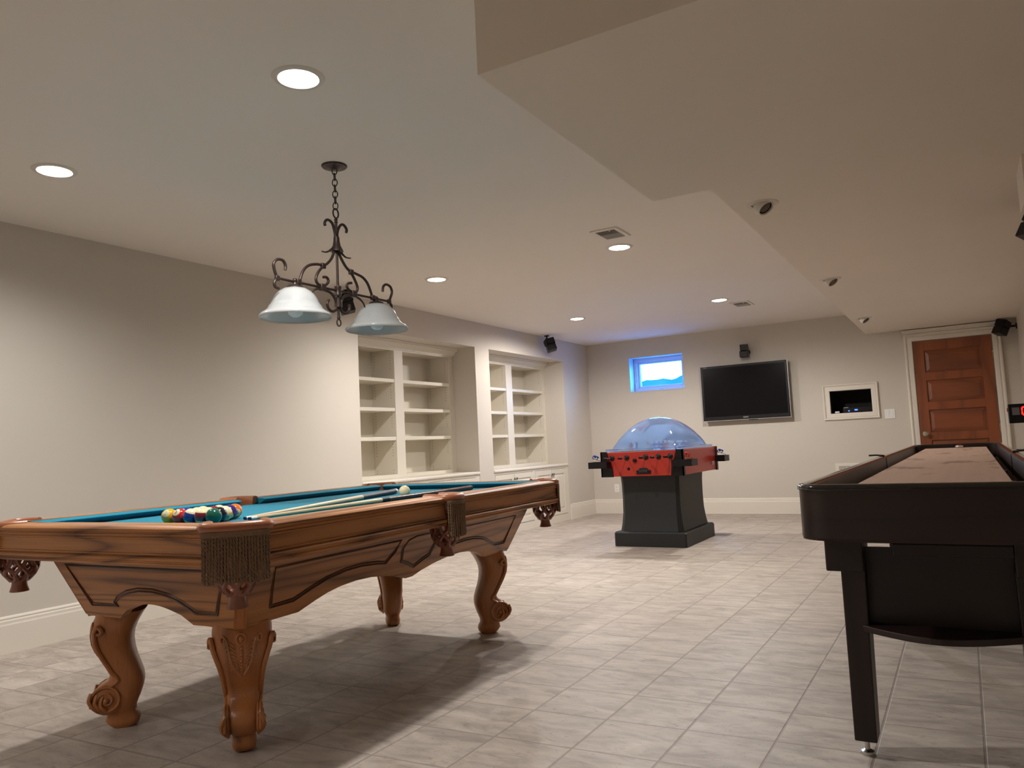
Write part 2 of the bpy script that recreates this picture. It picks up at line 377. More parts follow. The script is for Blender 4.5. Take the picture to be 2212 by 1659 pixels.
m.build('window_crank', 'vinyl_daylit', wn, bevel=0.003)
m = MB().box(0.028, D0 - 0.05, 0.05, 0.046, D0 - 0.03, 0.15); m.box(0.03, D0 - 0.045, 0.015, 0.044, D0 - 0.03, 0.05)
m.build('window_latch', 'vinyl_daylit', wn, bevel=0.004)
# outdoors
random.seed(3)
m = MB(); xs = [-60 + i * 0.25 for i in range(360)]; top = []
for i, x in enumerate(xs):
    h = 4.50 + 0.04 * math.sin(x * 1.9) + 0.03 * math.sin(x * 4.3 + 1) + random.uniform(-0.03, 0.03)
    if -13.65 < x < -10.0: h += 0.09
    if x < -15.5: h -= 0.09
    top.append((x, h))
m.prism([(xs[0], 0.5)] + [] + top + [(xs[-1], 0.5)], 42.0, 46.0, lambda a, b, h: (a, h, b))
struct(m.build('hills', 'hill', smooth=0))
struct(MB().box(-30, YB + 0.6, 1.2, 22, 60, 1.4).build('ground_outside', 'bounce_ground', smooth=0))  # unseen pale blue ground, added to bounce skylight up to the ceiling

# door
dr = bpy.data.objects.new('door_1', None); COL.objects.link(dr); dr['kind'] = 'structure'; dr.location = (DX0, YB, 0)
dw = DX1 - DX0
CP = [(0, 0), (0.024, 0.0), (0.030, 0.012), (0.030, 0.045), (0.022, 0.05), (0.022, 0.056), (0.036, 0.062), (0.040, 0.074), (0.036, 0.086), (0, 0.088)]
def casing(m, x0, z0, x1, z1, y=0.0, bottom=False, prof=CP):
    """mitred picture-frame moulding round a rectangle; opening x0..x1, z0..z1, profile (depth, offset outward)"""
    cs = [(x0, z0, -1, -1 if bottom else 0), (x0, z1, -1, 1), (x1, z1, 1, 1), (x1, z0, 1, -1 if bottom else 0)]
    rs = [[(cx + sx * o, y - d, cz + sz * o) for d, o in prof] for cx, cz, sx, sz in cs]
    m.rings(rs, cap=not bottom, loop=bottom)
m = MB(); casing(m, -0.006, 0, dw + 0.012, DZ + 0.01, 0.0)
m.build('door_casing', 'trim', dr, smooth=30)
m = MB().box(-0.10, -0.035, DZ + 0.10, dw + 0.115, 0.0, DZ + 0.118).box(-0.105, -0.042, DZ + 0.118, dw + 0.12, 0, SZ - 0.012)
m.build('door_head_cap', 'trim', dr, smooth=0, bevel=0.004)
lf = MB()
st = 0.11; zs = [0.0, 0.22, 0.545, 0.66, 0.905, 1.02, 1.265, 1.38, 1.625, 1.735, 1.945, DZ]
lf.box(0, -0.020, 0.008, st, 0.0, DZ); lf.box(dw - st, -0.020, 0.008, dw, 0.0, DZ)
for z0, z1 in ((0.008, 0.21), (0.535, 0.63), (0.865, 0.96), (1.225, 1.32), (1.575, 1.67), (1.93, DZ)): lf.box(st, -0.020, z0, dw - st, 0, z1)
lf = lf.build('door_leaf', 'door', dr, smooth=0, bevel=0.002)
for z0, z1 in ((0.21, 0.535), (0.63, 0.865), (0.96, 1.225), (1.32, 1.575), (1.67, 1.93)):
    m = MB().box(st, -0.003, z0, dw - st, 0.0, z1); m.rings([[(st + q, y, z0 + q), (dw - st - q, y, z0 + q), (dw - st - q, y, z1 - q), (st + q, y, z1 - q)] for q, y in ((0.012, -0.003), (0.045, -0.013), (0.05, -0.0135))])
    m.build('door_panel', 'doorp', dr, smooth=0, bevel=0.003)
rx = Matrix.Rotation(PI / 2, 4, 'X')
m = MB().lathe([(0.002, 0), (0.030, 0.0), (0.032, 0.006), (0.012, 0.012), (0.011, 0.035), (0.026, 0.043), (0.030, 0.055), (0.024, 0.067), (0.002, 0.071)], 20, Matrix.Translation((0.055, -0.020, 0.946)) @ rx)
m.build('door_knob', 'knobg', dr)
for z in (0.25, 0.98, 1.82): MB().cyl((dw + 0.006, -0.012, z - 0.05), (dw + 0.006, -0.012, z + 0.05), 0.008, 10).build('door_hinge', 'knobg', dr)

# ------------------------------------------------------------------ built-in bookcases
def bookcase(bay, cols, lab, labb, labt, dy):
    y0, y1 = bay; L = y1 - y0
    bc = thing('bookcase', lab, 'bookcase', (FX, y0, 0.765), 0, 'white built-in bookcases')
    zb, zt = 0.80 - 0.765, 2.08 - 0.765; top = BZ - 0.765
    m = MB()
    m.box(-0.02, 0.002, 0, 0, cols[0][0] - y0, top - 0.002); m.box(-0.02, cols[0][1] - y0, 0, 0, cols[1][0] - y0, top - 0.002); m.box(-0.02, cols[1][1] - y0, 0, 0, L - 0.002, top - 0.002)
    for a, b in cols: m.box(-0.02, a - y0, 0, 0, b - y0, zb); m.box(-0.02, a - y0, zt, 0, b - y0, top - 0.002)
    m.build('face_frame', 'shelf', bc, smooth=0)
    bk = MB().box(BX - FX, 0.01, 0, BX - FX + 0.012, L - 0.01, zt + 0.03); bk.build('back_panel', 'shelf', bc, smooth=0)
    for yy in (cols[0][0] - y0 - 0.02, cols[0][1] - y0, cols[1][0] - y0 - 0.02, cols[1][1] - y0):
        m = MB().box(BX - FX + 0.013, yy, 0, -0.021, yy + 0.02, zt + 0.03)
        m.build('side_panel', 'pegboard', bc, smooth=0)
    for a, b in cols:
        MB().box(BX - FX + 0.013, a - y0 + 0.001, 0.0, -0.021, b - y0 - 0.001, zb - 0.003).build('bottom_board', 'shelf', bc, smooth=0)
        MB().box(BX - FX + 0.013, a - y0 + 0.001, zt + 0.01, -0.021, b - y0 - 0.001, zt + 0.028).build('top_board', 'shelf', bc, smooth=0)
        for z in (1.165, 1.463, 1.763):
            MB().box(BX - FX + 0.015, a - y0 + 0.002, z - 0.765 - 0.018, -0.004, b - y0 - 0.002, z - 0.765 + 0.018).build('shelf', 'shelf', bc, smooth=0, bevel=0.003)
    cp = [(0.0, top - 0.09), (0.012, top - 0.088), (0.012, top - 0.075), (0.022, top - 0.068), (0.045, top - 0.040), (0.072, top - 0.028), (0.072, top - 0.018), (0.082, top - 0.012), (0.082, top - 0.001), (0.0, top - 0.001)]
    MB().prism(cp, 0.003, L - 0.003, lambda a, b, h: (a, h, b)).build('crown_molding', 'shelf', bc, smooth=30)
    # base cabinet, four doors
    fx = XL - 0.004
    cb = thing('base_cabinet', labb, 'cabinet', (fx, y0, 0), 0, 'white base cabinets')
    m = MB().box(BX - fx, 0.003, 0.0, -0.02, L - 0.003, 0.728); m.box(-0.02, 0.003, 0.705, 0.0, L - 0.003, 0.728); m.box(-0.02, 0.003, 0.0, 0.0, L - 0.003, 0.095)
    ds = [(dy + 0.022, dy + 0.46), (dy + 0.466, dy + 0.924), (dy + 0.994, dy + 1.435), (dy + 1.441, min(dy + 1.864, L - 0.02))]
    for a, b in ((0.003, ds[0][0] - 0.003), (ds[1][1] + 0.003, ds[2][0] - 0.003), (ds[3][1] + 0.003, L - 0.003)): m.box(-0.02, a, 0.095, 0, b, 0.705)
    m.build('carcass', 'shelf', cb, smooth=0)
    for i, (a, b) in enumerate(ds):
        m = MB(); z0, z1 = 0.1, 0.70; s = 0.06
        m.box(-0.018, a, z0, 0.004, a + s, z1); m.box(-0.018, b - s, z0, 0.004, b, z1); m.box(-0.018, a + s, z0, 0.004, b - s, z0 + s); m.box(-0.018, a + s, z1 - s, 0.004, b - s, z1)
        m.box(-0.018, a + s, z0 + s, -0.008, b - s, z1 - s)
        m.rings([[(-0.008, a + s + q, z0 + s + q), (-0.008, b - s - q, z0 + s + q), (-0.008, b - s - q, z1 - s - q), (-0.008, a + s + q, z1 - s - q)] if k == 0 else
                 [(0.001, a + s + q, z0 + s + q), (0.001, b - s - q, z0 + s + q), (0.001, b - s - q, z1 - s - q), (0.001, a + s + q, z1 - s - q)] for k, q in ((0, 0.012), (1, 0.04))])
        d = m.build('door', 'shelf', cb, smooth=0)
        yy = b - 0.022 if i % 2 == 0 else a + 0.022
        m = MB().cyl((0.004, yy, 0.628), (0.02, yy, 0.628), 0.003, 6); m.sphere((0.024, yy, 0.64), 0.011, 8, 6, (0.7, 0.8, 1.3)); m.sphere((0.02, yy, 0.612), 0.008, 8, 6, (0.7, 0.8, 1.4))
        m.build('pull', 'bronze', d)
    m = MB().box(BX - XL, y0 + 0.003, 0.7295, 0.012, y1 - 0.003, 0.7645)
    o = m.build('countertop', 'shelf', None, smooth=0, bevel=0.012); o.location = (XL, 0, 0); tag(o, labt, 'countertop', 'white bullnose countertops')
bookcase(B1, [(5.43, 6.24), (6.38, 7.222)], 'wide white built-in bookcase behind the pool table, nearest of the two',
         'white base cabinet mostly hidden behind the pool table, under the wider bookcase', 'white bullnose countertop under the wider near bookcase', 0.015)
bookcase(B2, [(7.69, 8.498), (8.65, 9.485)], 'white built-in bookcase nearest the far corner, with bluish light on its stile',
         'white base cabinet with paired dark pulls near the far corner', 'white bullnose countertop under the bookcase nearest the far corner', 0.0)

# ------------------------------------------------------------------ pool table
PT_LOC, PT_RZ = (-2.655, 2.785, 0), 0.045
A, B, ZT, ZBED = 0.690, 1.235, 0.819, 0.785
pt = thing('pool_table', 'carved oak pool table with teal cloth and fringed leather pockets', 'pool table', PT_LOC, PT_RZ)
RP = [(-0.105, 0.819), (-0.018, 0.819), (-0.007, 0.816), (0.0, 0.809), (0.0, 0.801), (-0.005, 0.797), (-0.005, 0.7945), (-0.001, 0.792), (-0.001, 0.788), (-0.006, 0.786), (-0.006, 0.783), (-0.003, 0.781), (-0.003, 0.778), (-0.009, 0.775),
      (-0.009, 0.732), (-0.004, 0.730), (-0.004, 0.726), (-0.009, 0.724), (-0.009, 0.722), (0.0, 0.719), (0.003, 0.715), (0.003, 0.709), (-0.003, 0.705), (-0.003, 0.702), (-0.001, 0.700), (-0.001, 0.695), (-0.006, 0.692), (-0.105, 0.692)]
CPF = [(-0.105, 0.8175), (-0.157, 0.8125), (-0.163, 0.810), (-0.162, 0.807), (-0.128, 0.7855), (-0.105, 0.7855)]
def rail(side, h0, h1, c0, c1, mat):
    f = {'R': lambda a, b, h: (A + a, h, b), 'L': lambda a, b, h: (-A - a, h, b), 'N': lambda a, b, h: (h, -B - a, b), 'F': lambda a, b, h: (h, B + a, b)}[side]
    r = MB().prism(RP, h0, h1, f).build('rail', mat, pt, smooth=30)
    r0 = [f(a, b, h0 + c0 * (-a - 0.105) / 0.058) for a, b in CPF]; r1 = [f(a, b, h1 - c1 * (-a - 0.105) / 0.058) for a, b in CPF]
    MB().rings([r0, r1]).build('cushion', 'felt', r, smooth=30)
rail('N', -0.552, 0.552, 0.03, 0.03, 'oak_x'); rail('F', -0.552, 0.552, 0.03, 0.03, 'oak_x')
for s in 'LR':
    rail(s, -1.097, -0.066, 0.03, 0.012, 'oak_y'); rail(s, 0.066, 1.097, 0.012, 0.03, 'oak_y')
m = MB()
m.box(-0.595, -1.075, 0.765, 0.595, 1.075, ZBED); m.box(-0.53, -1.14, 0.765, 0.53, -1.075, ZBED); m.box(-0.53, 1.075, 0.765, 0.53, 1.14, ZBED)
m.build('cloth_bed', 'felt', pt, smooth=0)
m = MB().box(-0.535, -1.0, 0.735, 0.535, 1.0, 0.7645); m.box(-0.505, -1.07, 0.735, 0.505, -1.0, 0.7645); m.box(-0.505, 1.0, 0.735, 0.505, 1.07, 0.7645)
m.build('slate', 'oak_dark', pt, smooth=0)
# cabinet: slanted apron boards
TX, TY, BX_, BY_, Z1, Z0 = 0.542, 1.064, 0.428, 0.98, 0.694, 0.443
CH = 0.03
def slope(z): return (z - Z0) / (Z1 - Z0)
def ax(z): return BX_ + (TX - BX_) * slope(z)
def ay(z): return BY_ + (TY - BY_) * slope(z)
def end_fn(sg): return lambda s, z, d: (s, sg * (ay(z) - d), z)
def side_fn(sg): return lambda s, z, d: (sg * (ax(z) - d), s, z)
def arc(x0, x1, zb, h, n=14, p=1.0):
    return [(x0 + (x1 - x0) * i / n, zb + h * (math.sin(PI * i / n) ** p)) for i in range(n + 1)]
def apron(bottom, half_b, half_t, fn, name, mat):
    poly = [(half_t, Z1), (-half_t, Z1), (-half_b, Z0)] + bottom + [(half_b, Z0)]
    n = len(poly); m = MB()
    vs = [fn(a, b, 0.0) for a, b in poly] + [fn(a, b, 0.028) for a, b in poly]
    bm = bmesh.new(); vv = [bm.verts.new(v) for v in vs]
    f1 = bm.faces.new(vv[:n]); f2 = bm.faces.new(vv[n:][::-1])
    for i in range(n): bm.faces.new((vv[i], vv[(i + 1) % n], vv[n + (i + 1) % n], vv[n + i]))
    bmesh.ops.triangulate(bm, faces=[f1, f2])
    bm.verts.index_update()
    m.add([tuple(v.co) for v in bm.verts], [tuple(v.index for v in f.verts) for f in bm.faces]); bm.free()
    return m.build(name, mat, pt, smooth=0)
eb = [(-0.19, Z0), (-0.142, Z0 + 0.036)] + arc(-0.142, 0.142, Z0 + 0.036, 0.028) + [(0.142, Z0 + 0.036), (0.19, Z0)]
eb = [(-0.20, Z0), (-0.150, Z0 + 0.034)] + arc(-0.150, 0.150, Z0 + 0.034, 0.032)[1:-1] + [(0.150, Z0 + 0.034), (0.20, Z0)]
hb = [(0.06, Z0 + 0.020), (0.085, Z0 + 0.028), (0.18, Z0 + 0.047), (0.30, Z0 + 0.062), (0.40, Z0 + 0.065), (0.49, Z0 + 0.059), (0.56, Z0 + 0.047), (0.62, Z0 + 0.029), (0.70, Z0)]
sb = [(-a, b) for a, b in hb[::-1]] + [(-0.025, Z0 + 0.010), (0.025, Z0 + 0.010)] + hb
def groove(par, fn, pl):
    m = MB(); pts = [fn(a, b, 0.0) for a, b in pl]
    c = sum((Vector(p) for p in pts), Vector()) / len(pts)
    for off, r in ((0.0, 0.0042), (0.011, 0.003)):
        q = []
        for i, p in enumerate(pts):
            p = Vector(p); e1 = (p - Vector(pts[i - 1])).normalized(); e2 = (Vector(pts[(i + 1) % len(pts)]) - p).normalized()
            nn = (Vector(fn(0, 0.6, 0)) - Vector(fn(0, 0.6, 0.01))).normalized()
            w = ((e1 + e2).normalized()).cross(nn)
            if not hasattr(groove, 'sg'): pass
            q.append(p + w * off * groove_sign)
        m.tube(q, r, 6, closed=True)
    m.build('panel_molding', 'oak_dark', par, smooth=40)
GE = [(-0.425, 0.645), (0.425, 0.645), (0.335, 0.497), (0.235, 0.497), (0.175, 0.533), (0.11, 0.556), (0.04, 0.568), (-0.04, 0.568), (-0.11, 0.556), (-0.175, 0.533), (-0.205, 0.510), (-0.195, 0.497), (-0.335, 0.497)]
def mirror(pl): return [(-a, b) for a, b in pl][::-1]
G1 = [(-0.90, 0.640), (-0.165, 0.640), (-0.19, 0.60), (-0.235, 0.560), (-0.30, 0.570), (-0.40, 0.577), (-0.50, 0.574), (-0.60, 0.558), (-0.68, 0.533), (-0.755, 0.505), (-0.86, 0.502)]
G2 = [(-0.105, 0.632), (-0.05, 0.645), (0.05, 0.645), (0.105, 0.632), (0.125, 0.60), (0.105, 0.545), (0.06, 0.532), (0.0, 0.508), (-0.06, 0.532), (-0.105, 0.545), (-0.125, 0.60)]
for sg in (-1, 1):
    ap = apron(eb, BX_ - CH, TX - CH, end_fn(sg), 'end_apron', 'oak_x'); groove_sign = sg; groove(ap, end_fn(sg), GE)
    ap = apron(sb, BY_ - CH, TY - CH, side_fn(sg), 'side_apron', 'oak_y'); groove_sign = -sg
    for g in (G1, G2, mirror(G1)): groove(ap, side_fn(sg), g)
for sx in (-1, 1):
    for sy in (-1, 1):
        r = lambda z, k: [(sx * (ax(z) - CH), sy * ay(z), z), (sx * ax(z), sy * (ay(z) - CH), z), (sx * (ax(z) - 0.06), sy * (ay(z) - CH - 0.03), z), (sx * (ax(z) - CH - 0.03), sy * (ay(z) - 0.06), z)]
        m = MB().rings([r(Z0 - 0.004, 0), r(Z1, 0)])
        q = lambda z, e: [(sx * (ax(z) - 0.023 + e), sy * (ay(z) - 0.007 + e), z), (sx * (ax(z) - 0.007 + e), sy * (ay(z) - 0.023 + e), z), (sx * (ax(z) - 0.03), sy * (ay(z) - 0.05), z), (sx * (ax(z) - 0.05), sy * (ay(z) - 0.03), z)]
        m.rings([q(Z0 + 0.004, 0.004), q(Z1, 0.004)])
        m.build('corner_post', 'oak_leg', pt, smooth=0)
# ram's-horn leg, local u outward along +x, foot at the origin
LEG = [(0.000, -0.040, 0.036, 0.034), (0.012, -0.056, 0.054, 0.044), (0.030, -0.062, 0.068, 0.047), (0.048, -0.058, 0.066, 0.043), (0.060, -0.048, 0.060, 0.044), (0.074, -0.046, 0.080, 0.054),
       (0.092, -0.052, 0.102, 0.060), (0.118, -0.064, 0.117, 0.064), (0.145, -0.073, 0.113, 0.064), (0.168, -0.078, 0.088, 0.064), (0.186, -0.078, 0.058, 0.065), (0.205, -0.075, 0.050, 0.066),
       (0.235, -0.064, 0.066, 0.070), (0.265, -0.052, 0.084, 0.074), (0.300, -0.042, 0.102, 0.082), (0.335, -0.037, 0.114, 0.094), (0.365, -0.040, 0.116, 0.106), (0.395, -0.052, 0.112, 0.113), (0.425, -0.070, 0.105, 0.114), (0.450, -0.088, 0.096, 0.110)]
LEG = [(z, u0 * 0.95, u1 * 0.95, hw * 0.89) for z, u0, u1, hw in LEG]
def leg_section(u0, u1, hw, z, n=28, e=3.2):
    cu, ru = (u0 + u1) / 2, (u1 - u0) / 2; out = []
    for j in range(n):
        a = 2 * PI * j / n; c, s = math.cos(a), math.sin(a)
        out.append((cu + ru * math.copysign(abs(c) ** (2 / e), c), hw * math.copysign(abs(s) ** (2 / e), s), z))
    return out
def interp_leg(z):
    for p, q in zip(LEG, LEG[1:]):
        if p[0] <= z <= q[0]:
            t = (z - p[0]) / (q[0] - p[0]); return tuple(p[i] + (q[i] - p[i]) * t for i in range(1, 4))
    return LEG[-1][1:]
def make_leg(loc, rz):
    lg = MB().rings([leg_section(u0, u1, hw, z) for z, u0, u1, hw in LEG]).build('leg', 'oak_leg', pt, smooth=50)
    lg.location = loc; lg.rotation_euler = (0, 0, rz)
    m = MB()                                         # volutes and edge beads on both cheeks
    for s in (-1, 1):
        sp = []
        for i in range(44):
            t = i / 43; a = -0.4 + t * 4.1 * PI; r = 0.052 * (1 - t) ** 0.85 + 0.006
            sp.append((0.053 + r * math.cos(a), s * (0.058 + 0.008 * t), 0.118 + r * math.sin(a)))
        m.sphere((0.053, s * 0.050, 0.118), 0.057, 24, 12, (1, 0.22, 1))
        m.tube(sp, [0.0065 * (1 - 0.35 * i / 43) for i in range(44)], 6)
        m.sphere((0.053, s * 0.065, 0.118), 0.011, 10, 6)
        ln = []
        for z in (0.165, 0.19, 0.22, 0.25, 0.28, 0.31, 0.34, 0.37, 0.392):
            u0, u1, hw = interp_leg(z); ln.append((u1 - 0.022 - (0.02 if z < 0.2 else 0), s * (hw * 0.985), z))
        ln += [(0.074, s * 0.103, 0.405), (0.063, s * 0.106, 0.398), (0.059, s * 0.106, 0.386), (0.067, s * 0.106, 0.378), (0.074, s * 0.105, 0.384)]
        m.tube(smooth_path(ln, 3), 0.009, 7)
        for k in range(3):                           # acanthus claw at the knee
            m.tube(smooth_path([(0.106 - 0.02 * k, s * 0.057, 0.150 - 0.008 * k), (0.112 - 0.02 * k, s * 0.068, 0.125 - 0.010 * k), (0.097 - 0.02 * k, s * 0.066, 0.098 - 0.006 * k), (0.082 - 0.018 * k, s * 0.052, 0.078)], 3), 0.008, 6)
    def front(v, z):
        u0, u1, hw = interp_leg(z); ru = (u1 - u0) / 2; e = 3.2
        t = min(0.98, abs(v) / hw); return ((u0 + u1) / 2 + ru * (1 - t ** e) ** (1 / e), v, z)
    # shell-and-plume carving on the outer face
    for s in (-1, 1):
        pl = [(0.006, 0.275), (0.022, 0.30), (0.034, 0.33), (0.040, 0.36), (0.044, 0.385), (0.050, 0.405), (0.060, 0.415), (0.068, 0.405), (0.064, 0.393), (0.054, 0.394), (0.055, 0.404)]
        m.tube([front(s * v, z) for v, z in pl], 0.006, 6)
        for k in range(8):
            z = 0.285 + k * 0.0135; v0 = 0.010 + 0.002 * k; w = 0.012 + 0.002 * k
            m.tube([front(s * v0, z), front(s * (v0 + w * 0.5), z + 0.012), front(s * (v0 + w), z + 0.010), front(s * (v0 + w + 0.004), z - 0.002)], 0.0042, 5)
    m.tube([front(0.016 * math.cos(a * PI / 8), 0.402 + 0.018 * math.sin(a * PI / 8)) for a in range(16)], 0.0045, 5, closed=True)
    p = front(0, 0.402); m.sphere(p, 0.010, 10, 6)
    for k in range(9): p = front(0, 0.372 - k * 0.011); m.sphere(p, 0.0075 - 0.0004 * k, 8, 5)
    m.build('carving', 'oak_leg', lg, smooth=50)
    return lg
lg0 = make_leg((0.328, -0.876, 0), -PI / 4)
for x, y, r in ((-0.328, -0.876, -3 * PI / 4), (0.328, 0.876, PI / 4), (-0.328, 0.876, 3 * PI / 4)):
    c = dup(lg0, pt); c.location = (x, y, 0); c.rotation_euler = (0, 0, r)
# pockets: local +x outward
def sweep(m, path, sec):
    pts = smooth_path([(u, v, 0) for u, v in path], 5); rs = []
    for i, p in enumerate(pts):
        t = (pts[min(i + 1, len(pts) - 1)] - pts[max(i - 1, 0)]).normalized(); n = Vector((t.y, -t.x, 0))
        rs.append([tuple(p + n * a + Vector((0, 0, z))) for a, z in sec])
    m.rings(rs); return pts
LSEC = [(0.003, 0.795), (0.012, 0.798), (0.016, 0.808), (0.015, 0.818), (0.008, 0.826), (-0.002, 0.829), (-0.012, 0.827), (-0.017, 0.819), (-0.019, 0.80), (-0.020, 0.75), (-0.014, 0.745), (-0.009, 0.785)]
def make_pocket(path, fr, net_u, kind):
    m = MB(); sweep(m, path, LSEC); pk = m.build('pocket', 'leather', pt, smooth=50)
    # fringe of twisted cords
    m = MB(); pts = smooth_path([(u, v, 0) for u, v in fr], 10)
    ln = [0]
    for p, q in zip(pts, pts[1:]): ln.append(ln[-1] + (q - p).length)
    def at(s):
        for i in range(len(pts) - 1):
            if ln[i] <= s <= ln[i + 1]: return pts[i].lerp(pts[i + 1], (s - ln[i]) / max(1e-6, ln[i + 1] - ln[i]))
        return pts[-1]
    hd = [at(ln[-1] * i / 30) for i in range(31)]
    rs = []
    for i, p in enumerate(hd):
        t = (hd[min(i + 1, 30)] - hd[max(i - 1, 0)]).normalized(); n = Vector((t.y, -t.x, 0))
        rs.append([tuple(p + n * a + Vector((0, 0, z))) for a, z in ((0.003, 0.782), (0.005, 0.790), (0.004, 0.80), (-0.003, 0.80), (-0.003, 0.782))])
    m.rings(rs)
    ns = int(ln[-1] / 0.0088)
    for k in range(ns):
        p = at(ln[-1] * (k + 0.5) / ns); L = 0.135 + random.uniform(-0.006, 0.004); off = random.uniform(-0.002, 0.002); ph = random.uniform(0, 6.28)
        for h in (0, PI):
            st = []
            for i in range(27):
                t = i / 26; a = ph + h + t * 5.5 * 2 * PI; r = 0.0023
                st.append((p.x + r * math.cos(a) + off * t + 0.001 * math.sin(6 * t + k), p.y + r * math.sin(a) + off * t, 0.786 - (L + 0.010) * t))
            m.tube(st, [0.0027] * 26 + [0.0018], 5)
    m.build('fringe', 'fringe', pk, smooth=60)
    # woven leather net with a trimmed tail
    m = MB(); prof = [(0.058, 0.765), (0.063, 0.72), (0.064, 0.675), (0.061, 0.645), (0.050, 0.622), (0.036, 0.607), (0.028, 0.600)]
    def pr(t):
        x = t * (len(prof) - 1); i = min(int(x), len(prof) - 2); f = x - i
        return prof[i][0] + (prof[i + 1][0] - prof[i][0]) * f, prof[i][1] + (prof[i + 1][1] - prof[i][1]) * f
    for k in range(8):
        for s in (-1, 1):
            q = []
            for i in range(19):
                t = i / 18; r, z = pr(t); a = 2 * PI * k / 8 + s * (0.6 - t * 0.0 + 1.35 * (t + 0.07 * math.sin(4 * PI * t)))
                q.append((net_u + r * math.cos(a), r * math.sin(a), z))
            m.tube(q, [0.0065 + 0.003 * (i / 18) for i in range(19)], 6)
    m.lathe([(0.004, 0.612), (0.033, 0.610), (0.030, 0.600), (0.026, 0.590), (0.028, 0.575), (0.034, 0.556), (0.030, 0.554), (0.004, 0.556)], 16, Matrix.Translation((net_u, 0, 0)))
    m.build('net', 'leather_d', pk, smooth=50)
    return pk
cpath = [(-0.095, -0.085), (-0.055, -0.100), (-0.018, -0.098), (0.004, -0.076), (0.011, 0), (0.004, 0.076), (-0.018, 0.098), (-0.055, 0.100), (-0.095, 0.085)]
cf = [(-0.002, -0.100), (0.015, -0.078), (0.021, 0), (0.015, 0.078), (-0.002, 0.100)]
pc = make_pocket(cpath, cf, -0.048, 'corner')
cx_, cy_ = A - 0.069, B - 0.069
for i, (sx, sy) in enumerate(((1, -1), (1, 1), (-1, 1), (-1, -1))):
    o = pc if i == 0 else dup(pc, pt)
    o.location = (sx * cx_, sy * cy_, 0); o.rotation_euler = (0, 0, math.atan2(sy, sx))
spath = [(-0.115, -0.060), (-0.06, -0.068), (-0.02, -0.066), (0.006, -0.052), (0.018, 0), (0.006, 0.052), (-0.02, 0.066), (-0.06, 0.068), (-0.115, 0.060)]
sf = [(0.006, -0.066), (0.022, -0.050), (0.032, 0), (0.022, 0.050), (0.006, 0.066)]
ps = make_pocket(spath, sf, -0.048, 'side'); ps.location = (A, 0, 0)
o = dup(ps, pt); o.location = (-A, 0, 0); o.rotation_euler = (0, 0, PI)
PTM = Matrix.Translation(PT_LOC) @ Matrix.Rotation(PT_RZ, 4, 'Z')
CAM = Vector((0, 0, 1.017))

# ------------------------------------------------------------------ balls
BR = 0.0297
def ball(num, col, stripe, u, v, label, aim=None):
    w = PTM @ Vector((u, v, ZBED + BR + 0.0003))
    b = thing('cue_ball' if num == 0 else 'pool_ball', label, 'ball', w, 0, None if num == 0 else 'racked pool balls on the teal cloth')
    if num == 0:
        MB().sphere((0, 0, 0), BR, 32, 20).build('sphere', 'ivory', b, smooth=60); return b
    d = (CAM - w).normalized() if aim is None else Vector(aim).normalized()
    q = d.to_track_quat('Z', 'Y').to_matrix().to_4x4()
    if stripe:
        t = NT('striped_' + col); tc = t.n('TexCoord'); sp = t.n('SeparateXYZ', {0: tc.outputs['Object']})
        f = t.math('LESS_THAN', t.math('ABSOLUTE', sp.outputs[1]), BR * 0.52)
        c = t.mix(f, C4(0.82, 0.72, 0.45), C4(*BALL[col]))
        mat = t.end(t.n('BsdfPrincipled', {'Base Color': c, 'Roughness': 0.08, 'Coat Weight': 0.6}))
    else: mat = 'b_' + col
    s = MB().sphere((0, 0, 0), BR, 32, 20).build('sphere', mat, b, smooth=60)
    s.matrix_local = q
    m = MB(); n = 24; rs = []
    for k in range(6):
        a = 0.52 * k / 5; rs.append([(BR * 1.004 * math.sin(max(a, 0.004)) * math.cos(2 * PI * j / n), BR * 1.004 * math.sin(max(a, 0.004)) * math.sin(2 * PI * j / n), BR * 1.004 * math.cos(a)) for j in range(n)])
    m.rings(rs, cap=False)
    dd = m.build('number_disc', 'ivory', s, smooth=60)
    vs, fs = text_mesh(str(num), 0.020 if num < 10 else 0.015)
    out = []
    for x, y, z in vs: out.append(tuple(Vector((x, y, math.sqrt(max(1e-9, BR * BR - x * x - y * y)))).normalized() * BR * 1.02))
    MB().add(out, fs).build('number', 'num', dd, smooth=0)
    return b
def rack(r, i): return (0.066 + (-2 + i + r * 0.5) * 0.0606, -0.874 + r * 0.0525)
CL = (-0.75, -0.6, 0.35)
